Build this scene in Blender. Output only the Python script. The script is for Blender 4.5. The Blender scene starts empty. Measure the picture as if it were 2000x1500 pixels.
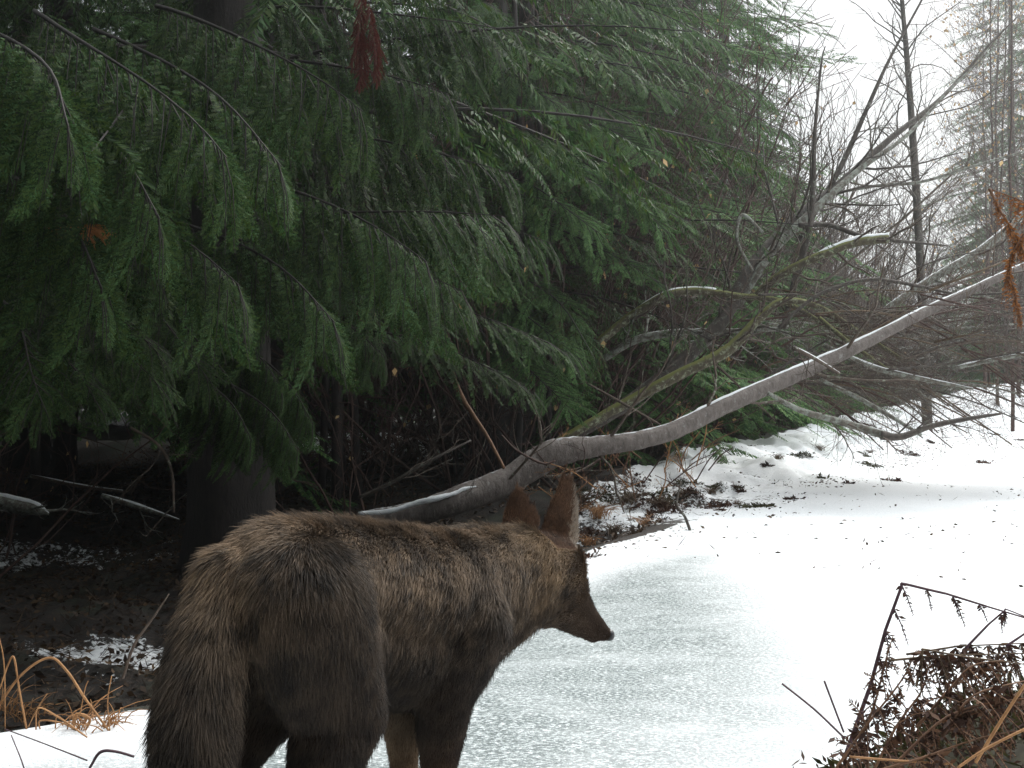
import bpy, math, random
import numpy as np
from mathutils import Vector, Matrix
R = math.radians
sc = bpy.context.scene
COL = sc.collection
# ------------------------------------------------------------------ camera, sky, sun, exposure
CAMH, F, HOR = 0.80, 2145.0, 745.0          # camera height; focal length and horizon row in pixels of the 2000 px photograph
cam = bpy.data.objects.new('camera', bpy.data.cameras.new('camera')); COL.objects.link(cam)
cam.data.sensor_width = 36.0; cam.data.lens = 36.0*F/2000.0
cam.location = (0, 0, CAMH); cam.rotation_euler = (R(90), 0, 0)
cam.data.shift_y = (HOR-750.0)/2000.0
cam.data.clip_start = 0.05; cam.data.clip_end = 2000
cam.data.dof.use_dof = False
sc.camera = cam
SUN_EL, SUN_AZ = 42.0, 38.0                  # azimuth clockwise from +Y
w = bpy.data.worlds.new('World'); sc.world = w; w.use_nodes = True
nt = w.node_tree; nt.nodes.clear()
def N(nt, t, **k):
    n = nt.nodes.new(t)
    for a, b in k.items(): setattr(n, a, b)
    return n
out = N(nt, 'ShaderNodeOutputWorld')
sky = N(nt, 'ShaderNodeTexSky', sky_type='NISHITA', sun_disc=False); sky.sun_elevation = R(SUN_EL); sky.sun_rotation = R(SUN_AZ)
sky.dust_density = 4.0
b1 = N(nt, 'ShaderNodeBackground'); b1.inputs[1].default_value = 0.10
nt.links.new(sky.outputs[0], b1.inputs[0])
tc = N(nt, 'ShaderNodeTexCoord'); sep = N(nt, 'ShaderNodeSeparateXYZ'); nt.links.new(tc.outputs['Generated'], sep.inputs[0])
mr = N(nt, 'ShaderNodeMapRange'); mr.inputs['From Min'].default_value = 0.32; mr.inputs['From Max'].default_value = 0.9
mr.inputs['To Min'].default_value = 0.58; mr.inputs['To Max'].default_value = 3.6
nt.links.new(sep.outputs['Z'], mr.inputs['Value'])
# cloud deck: thicker and darker towards the back, bright where the veiled sun stands
dt = N(nt, 'ShaderNodeVectorMath', operation='DOT_PRODUCT'); nt.links.new(tc.outputs['Generated'], dt.inputs[0])
dt.inputs[1].default_value = (math.sin(R(SUN_AZ)), math.cos(R(SUN_AZ)), 0.35)
mr2 = N(nt, 'ShaderNodeMapRange'); mr2.inputs['From Min'].default_value = -0.3; mr2.inputs['From Max'].default_value = 0.8
mr2.inputs['To Min'].default_value = 0.06; mr2.inputs['To Max'].default_value = 1.0
nt.links.new(dt.outputs['Value'], mr2.inputs['Value'])
mu = N(nt, 'ShaderNodeMath', operation='MULTIPLY'); nt.links.new(mr.outputs[0], mu.inputs[0]); nt.links.new(mr2.outputs[0], mu.inputs[1])
b2 = N(nt, 'ShaderNodeBackground'); b2.inputs[0].default_value = (0.93, 0.96, 0.97, 1)
nt.links.new(mu.outputs[0], b2.inputs[1])
mx = N(nt, 'ShaderNodeMixShader'); mx.inputs[0].default_value = 0.85
nt.links.new(b1.outputs[0], mx.inputs[1]); nt.links.new(b2.outputs[0], mx.inputs[2]); nt.links.new(mx.outputs[0], out.inputs[0])
sl = bpy.data.lights.new('sun', 'SUN'); sl.energy = 1.5; sl.angle = R(18); sl.color = (1, 0.97, 0.92)
so = bpy.data.objects.new('sun', sl); COL.objects.link(so)
sd = Vector((math.sin(R(SUN_AZ))*math.cos(R(SUN_EL)), math.cos(R(SUN_AZ))*math.cos(R(SUN_EL)), math.sin(R(SUN_EL))))
so.rotation_euler = sd.to_track_quat('Z', 'Y').to_euler()
sc.view_settings.view_transform = 'Standard'; sc.view_settings.look = 'None'; sc.view_settings.exposure = 0.8; sc.view_settings.gamma = 1
cy = sc.cycles; cy.max_bounces = 6; cy.diffuse_bounces = 3; cy.glossy_bounces = 2; cy.transmission_bounces = 2
cy.volume_bounces = 0; cy.transparent_max_bounces = 8; cy.use_denoising = True; cy.sample_clamp_indirect = 6.0
cy.caustics_reflective = False; cy.caustics_refractive = False

# ------------------------------------------------------------------ helpers
def P(px, py, d):
    "world point at depth d that stands at photograph pixel (px, py)"
    return np.array([(px-1000.0)/F*d, d, CAMH-(py-HOR)/F*d])
def tag(o, label=None, cat=None, group=None, kind=None):
    if label: o['label'] = label
    if cat: o['category'] = cat
    if group: o['group'] = group
    if kind: o['kind'] = kind
    return o
def empty(name, loc, label, cat, group=None, rz=0):
    o = bpy.data.objects.new(name, None); o.empty_display_size = 0.1
    o.location = tuple(float(v) for v in loc); o.rotation_euler = (0, 0, rz)
    COL.objects.link(o); return tag(o, label, cat, group)
def link(name, me, parent=None):
    o = bpy.data.objects.new(name, me); COL.objects.link(o)
    if parent is not None: o.parent = parent
    return o
class MB:
    "collects vertex and face arrays, then links them as one mesh object"
    def __init__(s): s.v = []; s.q = []; s.t = []; s.n = 0
    def add(s, v, q=None, t=None):
        v = np.asarray(v, float).reshape(-1, 3)
        if q is not None and len(q): s.q.append(np.asarray(q, np.int64)+s.n)
        if t is not None and len(t): s.t.append(np.asarray(t, np.int64)+s.n)
        s.v.append(v); s.n += len(v)
    def arrays(s):
        v = np.concatenate(s.v) if s.v else np.zeros((0, 3))
        q = np.concatenate(s.q) if s.q else np.zeros((0, 4), np.int64)
        t = np.concatenate(s.t) if s.t else np.zeros((0, 3), np.int64)
        return v, q, t
    def mesh(s, name, mat, smooth=True, off=None):
        v, q, t = s.arrays()
        if off is not None: v = v-np.asarray(off)
        return raw_mesh(name, v, q, t, mat, smooth)
    def build(s, name, mat, parent=None, smooth=True, off=None):
        return link(name, s.mesh(name, mat, smooth, off), parent)
def raw_mesh(name, v, q, t, mat, smooth=True):
    me = bpy.data.meshes.new(name)
    nq, n3 = len(q), len(t)
    me.vertices.add(len(v)); me.vertices.foreach_set('co', np.ascontiguousarray(v, np.float32).ravel())
    me.loops.add(nq*4+n3*3); me.polygons.add(nq+n3)
    li = np.concatenate([q.ravel(), t.ravel()]).astype(np.int32)
    me.loops.foreach_set('vertex_index', li)
    st = np.concatenate([np.arange(nq)*4, nq*4+np.arange(n3)*3]).astype(np.int32)
    me.polygons.foreach_set('loop_start', st)
    if smooth: me.polygons.foreach_set('use_smooth', np.ones(nq+n3, bool))
    me.update(calc_edges=True)
    if mat: me.materials.append(mat)
    return me
def nrm(v): return v/(np.linalg.norm(v, axis=-1, keepdims=True)+1e-12)
def smooth_line(pts, n):
    "Catmull-Rom through the points (rows may carry extra columns)"
    p = np.asarray(pts, float)
    p = np.vstack([2*p[0]-p[1], p, 2*p[-1]-p[-2]])
    o = []
    for i in range(1, len(p)-2):
        for u in np.linspace(0, 1, n, endpoint=False):
            a, b, c, d = p[i-1], p[i], p[i+1], p[i+2]
            o.append(0.5*((2*b)+(c-a)*u+(2*a-5*b+4*c-d)*u*u+(3*b-a-3*c+d)*u**3))
    o.append(p[-2]); return np.array(o)
def tube(mb, pts, rad, k=6, cap=True, sq=None):
    pts = np.asarray(pts, float); n = len(pts); rad = np.broadcast_to(np.asarray(rad, float), (n,))
    t = nrm(np.gradient(pts, axis=0))
    a = np.array([0, 0, 1.0]) if abs(t[0][2]) < 0.8 else np.array([1.0, 0, 0])
    u = np.cross(t[0], a); u /= np.linalg.norm(u); us = [u]
    for i in range(1, n):
        u = u-t[i]*np.dot(u, t[i]); u /= (np.linalg.norm(u)+1e-12); us.append(u)
    us = np.array(us); vs = np.cross(t, us)
    ang = np.arange(k)*2*math.pi/k
    ring = us[:, None]*np.cos(ang)[None, :, None]+vs[:, None]*np.sin(ang)[None, :, None]
    if sq is not None: rr = rad[:, None]*sq
    else: rr = rad[:, None]*np.ones((n, k))
    v = (pts[:, None]+ring*rr[:, :, None]).reshape(-1, 3)
    i, j = np.meshgrid(np.arange(n-1), np.arange(k), indexing='ij')
    q = np.stack([i*k+j, i*k+(j+1) % k, (i+1)*k+(j+1) % k, (i+1)*k+j], -1).reshape(-1, 4)
    tr = []
    if cap:
        v = np.vstack([v, pts[:1], pts[-1:]]); c0, c1 = n*k, n*k+1
        for j in range(k):
            tr.append((c0, (j+1) % k, j)); tr.append((c1, (n-1)*k+j, (n-1)*k+(j+1) % k))
    mb.add(v, q, tr)
# value noise
_rs = np.random.RandomState(7); _LAT = _rs.rand(64, 64, 64)
def vnoise(p, sc_=1.0, seed=0):
    p = np.asarray(p, float)*sc_+seed*17.31+100.0
    i = np.floor(p).astype(int); f = p-i; f = f*f*(3-2*f); i %= 64; j = (i+1) % 64
    x0, y0, z0 = i[..., 0], i[..., 1], i[..., 2]; x1, y1, z1 = j[..., 0], j[..., 1], j[..., 2]
    fx, fy, fz = f[..., 0], f[..., 1], f[..., 2]
    L = _LAT
    a = L[x0, y0, z0]*(1-fx)+L[x1, y0, z0]*fx; b = L[x0, y1, z0]*(1-fx)+L[x1, y1, z0]*fx
    c = L[x0, y0, z1]*(1-fx)+L[x1, y0, z1]*fx; d = L[x0, y1, z1]*(1-fx)+L[x1, y1, z1]*fx
    return (a*(1-fy)+b*fy)*(1-fz)+(c*(1-fy)+d*fy)*fz
def fbm(p, s, o=4, seed=0):
    r = 0; a = 0.5; tot = 0
    for k in range(o): r = r+a*vnoise(p, s*2**k, seed+k*3); tot += a; a *= 0.5
    return r/tot
def ss(a, b, x): u = np.clip((x-a)/(b-a), 0, 1); return u*u*(3-2*u)

# ------------------------------------------------------------------ materials
def mat(name, fn):
    m = bpy.data.materials.new(name); m.use_nodes = True; nt = m.node_tree; nt.nodes.clear()
    o = N(nt, 'ShaderNodeOutputMaterial'); p = N(nt, 'ShaderNodeBsdfPrincipled'); nt.links.new(p.outputs[0], o.inputs[0])
    fn(nt, p, o); return m
def noise(nt, scale, detail=4, rough=0.6, vec=None, dist=0.0):
    n = N(nt, 'ShaderNodeTexNoise'); n.inputs['Scale'].default_value = scale; n.inputs['Detail'].default_value = detail
    n.inputs['Roughness'].default_value = rough; n.inputs['Distortion'].default_value = dist
    if vec is not None: nt.links.new(vec, n.inputs['Vector'])
    return n.outputs['Fac']
def pos(nt, scale=(1, 1, 1), world=True):
    g = N(nt, 'ShaderNodeNewGeometry') if world else N(nt, 'ShaderNodeTexCoord')
    mp = N(nt, 'ShaderNodeMapping'); mp.inputs['Scale'].default_value = scale
    nt.links.new(g.outputs['Position' if world else 'Object'], mp.inputs[0]); return mp.outputs[0]
def ramp(nt, fac, stops):
    r = N(nt, 'ShaderNodeValToRGB'); nt.links.new(fac, r.inputs[0]); e = r.color_ramp.elements
    while len(e) < len(stops): e.new(0.5)
    for k, (p, c) in enumerate(stops):
        e[k].position = p; e[k].color = (c[0], c[1], c[2], 1) if hasattr(c, '__len__') else (c, c, c, 1)
    return r.outputs[0]
def mixc(nt, f, a, b):
    m = N(nt, 'ShaderNodeMix', data_type='RGBA')
    for i, x in ((0, f), (6, a), (7, b)):
        if hasattr(x, 'is_linked'): nt.links.new(x, m.inputs[i])
        else: m.inputs[i].default_value = x if i == 0 else (*x, 1)
    return m.outputs[2]
def bump(nt, h, p, st=0.5, dist=0.02):
    b = N(nt, 'ShaderNodeBump'); b.inputs['Strength'].default_value = st; b.inputs['Distance'].default_value = dist
    nt.links.new(h, b.inputs['Height']); nt.links.new(b.outputs[0], p.inputs['Normal'])
def upmask(nt, lo, hi, jit=0.3, scale=12):
    g = N(nt, 'ShaderNodeNewGeometry'); s = N(nt, 'ShaderNodeSeparateXYZ'); nt.links.new(g.outputs['Normal'], s.inputs[0])
    n = noise(nt, scale, 4, 0.65, g.outputs['Position'])
    a = N(nt, 'ShaderNodeMath', operation='MULTIPLY_ADD'); nt.links.new(n, a.inputs[0]); a.inputs[1].default_value = jit*2
    a.inputs[2].default_value = -jit
    b = N(nt, 'ShaderNodeMath', operation='ADD'); nt.links.new(a.outputs[0], b.inputs[0]); nt.links.new(s.outputs['Z'], b.inputs[1])
    m = N(nt, 'ShaderNodeMapRange'); nt.links.new(b.outputs[0], m.inputs['Value']); m.inputs['From Min'].default_value = lo; m.inputs['From Max'].default_value = hi
    return m.outputs[0]
def bark(name, c1, c2, lichen=None, lo=0.45, hi=0.6, moss=None, snow=None, scale=20, bs=0.5):
    def f(nt, p, o):
        v = pos(nt, (1, 1, 0.35)); n = noise(nt, scale, 6, 0.7, v)
        c = ramp(nt, n, [(0.3, c1), (0.7, c2)])
        if lichen:
            l = ramp(nt, noise(nt, 26, 6, 0.72, pos(nt)), [(lo, 0), (hi, 1)]); c = mixc(nt, l, c, lichen)
        if moss: c = mixc(nt, upmask(nt, 0.2, 0.6, 0.5, 9), c, moss)
        if snow: c = mixc(nt, upmask(nt, snow, snow+0.15, 0.25, 22), c, (0.8, 0.83, 0.86))
        nt.links.new(c, p.inputs['Base Color']); p.inputs['Roughness'].default_value = 0.75
        bump(nt, n, p, bs, 0.02)
    return mat(name, f)
def leafmat(name, stops, rough=0.45, trans=0.25, spec=0.3):
    def f(nt, p, o):
        g = N(nt, 'ShaderNodeNewGeometry')
        n = noise(nt, 1.6, 3, 0.6, g.outputs['Position'])
        a = N(nt, 'ShaderNodeMath', operation='MULTIPLY_ADD'); nt.links.new(g.outputs['Random Per Island'], a.inputs[0]); a.inputs[1].default_value = 0.5
        m = N(nt, 'ShaderNodeMath', operation='MULTIPLY'); nt.links.new(n, m.inputs[0]); m.inputs[1].default_value = 0.6
        nt.links.new(m.outputs[0], a.inputs[2])
        c = ramp(nt, a.outputs[0], stops)
        nt.links.new(c, p.inputs['Base Color']); p.inputs['Roughness'].default_value = rough; p.inputs['Specular IOR Level'].default_value = spec
        t = N(nt, 'ShaderNodeBsdfTranslucent'); nt.links.new(c, t.inputs[0])
        x = N(nt, 'ShaderNodeMixShader'); x.inputs[0].default_value = trans
        nt.links.new(p.outputs[0], x.inputs[1]); nt.links.new(t.outputs[0], x.inputs[2]); nt.links.new(x.outputs[0], o.inputs[0])
    return mat(name, f)
M = {}
M['cedar'] = leafmat('cedar_foliage', [(0.2, (0.006, 0.016, 0.004)), (0.45, (0.020, 0.050, 0.013)), (0.62, (0.052, 0.082, 0.014)), (0.76, (0.052, 0.115, 0.038)), (0.95, (0.12, 0.19, 0.105))], 0.6, 0.35, 0.15)
M['hemlock'] = leafmat('hemlock_foliage', [(0.2, (0.022, 0.060, 0.018)), (0.45, (0.058, 0.135, 0.048)), (0.62, (0.11, 0.18, 0.05)), (0.8, (0.14, 0.26, 0.10)), (0.95, (0.20, 0.31, 0.15))], 0.65, 0.35, 0.10)
M['frosty'] = leafmat('wet_foliage', [(0.2, (0.03, 0.08, 0.04)), (0.6, (0.10, 0.20, 0.13)), (0.9, (0.32, 0.40, 0.34))], 0.3)
M['red'] = leafmat('dead_red_foliage', [(0.2, (0.035, 0.010, 0.008)), (0.8, (0.13, 0.03, 0.02))], 0.8)
M['orange'] = leafmat('dead_orange_foliage', [(0.2, (0.16, 0.055, 0.015)), (0.8, (0.42, 0.17, 0.045))], 0.7)
M['fern'] = leafmat('dead_fern_leaf', [(0.2, (0.02, 0.010, 0.007)), (0.6, (0.05, 0.022, 0.013)), (0.92, (0.13, 0.06, 0.028))], 0.7, 0.15)
M['leaf'] = leafmat('dry_leaf', [(0.2, (0.30, 0.16, 0.06)), (0.8, (0.60, 0.42, 0.20))], 0.7)
M['stalk'] = bark('fern_stalk', (0.10, 0.05, 0.03), (0.22, 0.11, 0.055), scale=40, bs=0.2)
M['straw'] = bark('straw', (0.22, 0.10, 0.035), (0.46, 0.24, 0.10), scale=30, bs=0.2)
M['drystraw'] = bark('brown_straw', (0.05, 0.032, 0.018), (0.17, 0.11, 0.06), scale=30, bs=0.2)
M['purple'] = bark('purple_stalk', (0.05, 0.025, 0.035), (0.10, 0.05, 0.06), scale=50, bs=0.2)
M['conifer_bark'] = bark('conifer_bark', (0.008, 0.006, 0.005), (0.028, 0.02, 0.016), scale=30)
M['twig'] = bark('red_brown_twig', (0.035, 0.017, 0.012), (0.09, 0.045, 0.032), scale=30, bs=0.2)
M['greytwig'] = bark('grey_twig', (0.045, 0.03, 0.022), (0.12, 0.085, 0.062), lichen=(0.26, 0.28, 0.22), lo=0.55, hi=0.66, scale=30, bs=0.2)
M['alder'] = bark('alder_bark', (0.10, 0.082, 0.072), (0.23, 0.195, 0.175), lichen=(0.30, 0.29, 0.27), lo=0.58, hi=0.70, snow=0.93, scale=34, bs=0.9)
M['lichen'] = bark('lichened_bark', (0.06, 0.05, 0.04), (0.17, 0.15, 0.12), lichen=(0.26, 0.28, 0.24), lo=0.45, hi=0.58, snow=0.9, scale=30)
M['mossy'] = bark('mossy_bark', (0.05, 0.04, 0.025), (0.12, 0.10, 0.055), lichen=(0.30, 0.33, 0.22), lo=0.52, hi=0.62, moss=(0.14, 0.15, 0.035), scale=30)
M['dark'] = bark('dark_bark', (0.03, 0.024, 0.02), (0.10, 0.08, 0.065), lichen=(0.2, 0.22, 0.18), lo=0.56, hi=0.68, scale=30)
def f_snow(nt, p, o):
    n = noise(nt, 35, 6, 0.75, pos(nt)); c = ramp(nt, n, [(0.3, (0.72, 0.76, 0.78)), (0.7, (0.88, 0.89, 0.9))])
    nt.links.new(c, p.inputs['Base Color']); p.inputs['Roughness'].default_value = 0.6; bump(nt, n, p, 0.5, 0.01)
M['snow'] = mat('snow', f_snow)
def f_ground(nt, p, o):
    at = N(nt, 'ShaderNodeAttribute', attribute_name='snowcover'); ic = N(nt, 'ShaderNodeAttribute', attribute_name='icecover')
    v = pos(nt)
    n1 = noise(nt, 9, 8, 0.72, v); n2 = noise(nt, 60, 6, 0.75, v); n3 = noise(nt, 2.5, 4, 0.6, v)
    lit = ramp(nt, n2, [(0.3, (0.005, 0.004, 0.003)), (0.5, (0.018, 0.012, 0.008)), (0.64, (0.055, 0.032, 0.02)), (0.76, (0.14, 0.085, 0.05))])
    lit = mixc(nt, ramp(nt, n1, [(0.42, 0.0), (0.58, 0.85)]), lit, (0.006, 0.005, 0.004))
    lit = mixc(nt, ramp(nt, n3, [(0.5, 0), (0.66, 0.7)]), lit, (0.014, 0.022, 0.006))
    # grainy ice: grey melt-water ice with white frozen grains, streaked along the track
    vs = N(nt, 'ShaderNodeMapping'); vs.inputs['Rotation'].default_value = (0, 0, R(-14)); vs.inputs['Scale'].default_value = (1.0, 1.9, 1)
    nt.links.new(v, vs.inputs[0])
    g1 = noise(nt, 90, 3, 0.8, vs.outputs[0]); g2 = noise(nt, 3.2, 6, 0.65, vs.outputs[0])
    ice = ramp(nt, g1, [(0.43, (0.10, 0.125, 0.125)), (0.52, (0.25, 0.30, 0.30)), (0.60, (0.78, 0.82, 0.83))])
    ice = mixc(nt, ramp(nt, g2, [(0.46, 0.0), (0.76, 0.6)]), ice, (0.72, 0.76, 0.77))
    sn = ramp(nt, n2, [(0.3, (0.74, 0.77, 0.79)), (0.7, (0.88, 0.89, 0.90))])
    sn = mixc(nt, ramp(nt, noise(nt, 130, 2, 0.5, v), [(0.70, 0), (0.73, 0.8)]), sn, (0.16, 0.11, 0.07))
    sn = mixc(nt, ic.outputs['Fac'], sn, ice)
    a = N(nt, 'ShaderNodeMath', operation='MULTIPLY_ADD'); nt.links.new(n1, a.inputs[0]); a.inputs[1].default_value = 0.9; a.inputs[2].default_value = -0.45
    b = N(nt, 'ShaderNodeMath', operation='ADD'); a2 = N(nt, 'ShaderNodeMath', operation='MULTIPLY_ADD'); nt.links.new(noise(nt, 34, 5, 0.7, v), a2.inputs[0]); a2.inputs[1].default_value = 0.7; nt.links.new(a.outputs[0], a2.inputs[2])
    a3 = N(nt, 'ShaderNodeMath', operation='ADD'); nt.links.new(a2.outputs[0], a3.inputs[0]); a3.inputs[1].default_value = -0.35
    nt.links.new(a3.outputs[0], b.inputs[0]); nt.links.new(at.outputs['Fac'], b.inputs[1])
    m = ramp(nt, b.outputs[0], [(0.47, 0), (0.53, 1)])
    nt.links.new(mixc(nt, m, lit, sn), p.inputs['Base Color'])
    rr = mixc(nt, ic.outputs['Fac'], (0.75, 0.75, 0.75), (0.38, 0.38, 0.38)); nt.links.new(rr, p.inputs['Roughness'])
    hm = N(nt, 'ShaderNodeMath', operation='ADD'); nt.links.new(n2, hm.inputs[0]); nt.links.new(m, hm.inputs[1])
    h2 = N(nt, 'ShaderNodeMath', operation='MULTIPLY_ADD'); nt.links.new(g1, h2.inputs[0]); h2.inputs[1].default_value = 0.8; nt.links.new(hm.outputs[0], h2.inputs[2])
    bump(nt, h2.outputs[0], p, 0.6, 0.012)
M['ground'] = mat('ground', f_ground)

# ------------------------------------------------------------------ terrain
E0 = np.array([0.30, 5.0]); D2 = np.array([0.52, 0.854]); N2 = np.array([-0.854, 0.52])
def st(x, y):
    dx, dy = x-E0[0], y-E0[1]
    s_ = dx*N2[0]+dy*N2[1]
    return np.maximum(s_, np.minimum((y-2.46)+0.10*np.sin(x*3.1+1)+0.05*np.sin(x*9.0)-3*np.maximum(0, x+0.72), 6.0)), dx*D2[0]+dy*D2[1]
def height(x, y):
    x = np.asarray(x, float); y = np.asarray(y, float)
    s, t = st(x, y); p = np.stack([x, y, np.zeros_like(x)], -1)
    n = fbm(p, 0.5, 4); n2 = fbm(p, 3.0, 4, 5); n3 = fbm(p, 1.4, 3, 9)
    s = s+(n3-0.5)*0.5
    pathz = (n-0.5)*0.10+(n2-0.5)*0.02
    left = ss(2.5, -0.5, t)                          # near reach: the verge drops into the wood
    verge = -0.38*ss(0.0, 0.55, s)*left
    bank = np.interp(t, [0, 4, 7, 13, 30], [0.03, 0.05, 0.17, 0.38, 0.8])*ss(0.1, 1.2, s)*(1-left)*(1-1.3*ss(1.5, 2.6, s))
    rough = (n2-0.5)*0.14*ss(0.2, 0.9, s)+(fbm(p, 6.0, 3, 17)-0.5)*0.13*ss(0.3, 0.8, s)*ss(14, 6, s)*left+(n-0.5)*0.45*ss(1.0, 4.0, s)
    far = 0.02*np.clip(s-6, 0, 30)
    lump = (fbm(p, 4.5, 3, 13)-0.5)*0.19*ss(0.0, 0.4, s)*ss(2.6, 1.6, s)*(1-left)
    # right-hand verge beyond the track
    rv = ss(-4.0, -5.5, s)*0.15
    return pathz+verge+bank+rough+far+rv+lump
def gz(x, y): return float(height(np.array([x]), np.array([y]))[0])
ang = np.concatenate([np.linspace(-180, -42, 60, endpoint=False), np.linspace(-42, 42, 560, endpoint=False), np.linspace(42, 180, 60, endpoint=False)])
rad = 0.35*np.exp(np.linspace(0, math.log(260/0.35), 860))
A_, R_ = np.meshgrid(np.radians(ang), rad, indexing='ij')
X = R_*np.sin(A_); Y = R_*np.cos(A_); Z = height(X, Y)
na, nr = X.shape
v = np.stack([X, Y, Z], -1).reshape(-1, 3)
i, j = np.meshgrid(np.arange(na), np.arange(nr-1), indexing='ij'); i2 = (i+1) % na
q = np.stack([i*nr+j, i*nr+j+1, i2*nr+j+1, i2*nr+j], -1).reshape(-1, 4)
v = np.vstack([v, [[0, 0, float(Z[:, 0].mean())]]]); ii = np.arange(na)
t3 = np.stack([np.full(na, na*nr), ii*nr, ((ii+1) % na)*nr], -1)
S_, T_ = st(v[:, 0], v[:, 1]); nn = fbm(v*[1, 1, 0], 1.1, 4, 2); nf = fbm(v*[1, 1, 0], 0.55, 3, 8)
jit = (nn-0.5)*0.9
near = ss(2.0, -0.5, T_)
c_path = ss(0.12, -0.02, S_+jit*0.25)
c_bank = (1-near)*ss(1.75, 1.45, S_+jit*0.3)*(0.42+0.55*ss(1.5, 5.5, T_)+0.4*ss(0.35, 0.75, nf))
c_wood = (0.10+0.75*ss(0.50, 0.72, nf)+0.25*ss(0.5, 0.7, nn))*(0.12+0.88*near)
cover = np.maximum(np.maximum(c_path*1.0, c_bank), c_wood*0.62)
band = np.exp(-((S_-2.35)/0.40)**2)+np.exp(-((S_-5.2)/0.8)**2); cover = np.maximum(cover, near*band*(0.30+0.32*ss(0.3, 0.62, nn)))
glade = np.exp(-((v[:, 0]+0.16*v[:, 1]-0.1)/1.6)**2-((v[:, 1]-13.5)/4.0)**2); cover = np.maximum(cover, glade*0.95)
cover = np.where((S_ < -0.3), 1.0, cover)
icec = ss(-0.15, -0.5, S_+jit*0.3)*ss(-2.2, -1.0, S_+jit*0.8)*ss(1.25, 0.55, v[:, 0]+jit*0.5)*ss(2.5, 0.0, T_)
# split the sheet: trodden snow path and the forest floor, sharing their border
qc = v[q].mean(1); Sq, Tq = st(qc[:, 0], qc[:, 1])
qs = Sq+(vnoise(qc*[1, 1, 0], 1.2, 3)-0.5)*0.3 < 0.05
def sub(name, qsel, tsel, kind='structure'):
    used = np.zeros(len(v), bool); used[qsel.ravel()] = True
    if len(tsel): used[tsel.ravel()] = True
    mp = np.cumsum(used)-1
    me = raw_mesh(name, v[used], mp[qsel], mp[tsel] if len(tsel) else np.zeros((0, 3), int), M['ground'])
    for an, arr in (('snowcover', cover), ('icecover', icec)):
        a = me.attributes.new(an, 'FLOAT', 'POINT'); a.data.foreach_set('value', arr[used].astype(np.float32))
    return tag(link(name, me), kind=kind)
sub('path', q[qs], t3); sub('ground', q[~qs], np.zeros((0, 3), int))

# ------------------------------------------------------------------ foliage building blocks
def diamonds(p, d, l, wd, n):
    side = nrm(np.cross(d, n)); l = l[:, None]; wd = wd[:, None]
    mid = p+d*l*0.42
    return np.stack([p, mid+side*wd, p+d*l, mid-side*wd], 1).reshape(-1, 3)
def quads(nv): return np.arange(nv).reshape(-1, 4)
def spray(rng, L=0.45, step=0.014, leaf=0.055, fine=False, bend=0.9, narrow=1.0, wide=1.0):
    "one flat frond of foliage along +X, hanging a little"
    u = np.arange(0.02, L, step); n = len(u)
    k = np.repeat(u, 2)+rng.uniform(-0.004, 0.004, 2*n); sg = np.tile([1.0, -1.0], n)
    ax = np.stack([k, 0.03*np.sin(k*9+rng.uniform(0, 6)), -0.5*bend*k*k], -1)
    prof = np.clip(1.15*(1-k/L)**0.7*(0.45+1.6*k/L), 0.12, 1)*rng.uniform(0.7, 1.15, 2*n)*leaf*narrow
    a = np.radians(rng.uniform(38, 58, 2*n))
    d = nrm(np.stack([np.cos(a), sg*np.sin(a), -bend*k*0.9-0.1-rng.uniform(0, 0.3, 2*n)], -1))
    nn_ = nrm(np.stack([rng.normal(0, .25, 2*n), rng.normal(0, .25, 2*n), np.ones(2*n)], -1))
    if not fine:
        return diamonds(ax, d, prof, 0.0042*wide*np.ones(2*n)*rng.uniform(0.7, 1.3, 2*n), nn_)
    out_ = [diamonds(ax, d, prof, 0.0028*wide*np.ones(2*n), nn_)]
    side = nrm(np.cross(d, nn_))
    for f_ in (0.2, 0.42, 0.64, 0.84):
        for s2 in (1, -1):
            b = ax+d*(prof*f_)[:, None]
            dd = nrm(d+side*s2*0.85+rng.normal(0, 0.12, d.shape))
            out_.append(diamonds(b, dd, prof*0.34*(1.15-f_*0.6), 0.0026*wide*np.ones(2*n), nn_))
    return np.concatenate(out_)
def rotm(x, z):
    x = nrm(np.asarray(x, float)); z = np.asarray(z, float); y = nrm(np.cross(z, x)); z = np.cross(x, y)
    return np.stack([x, y, z], 1)
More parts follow.
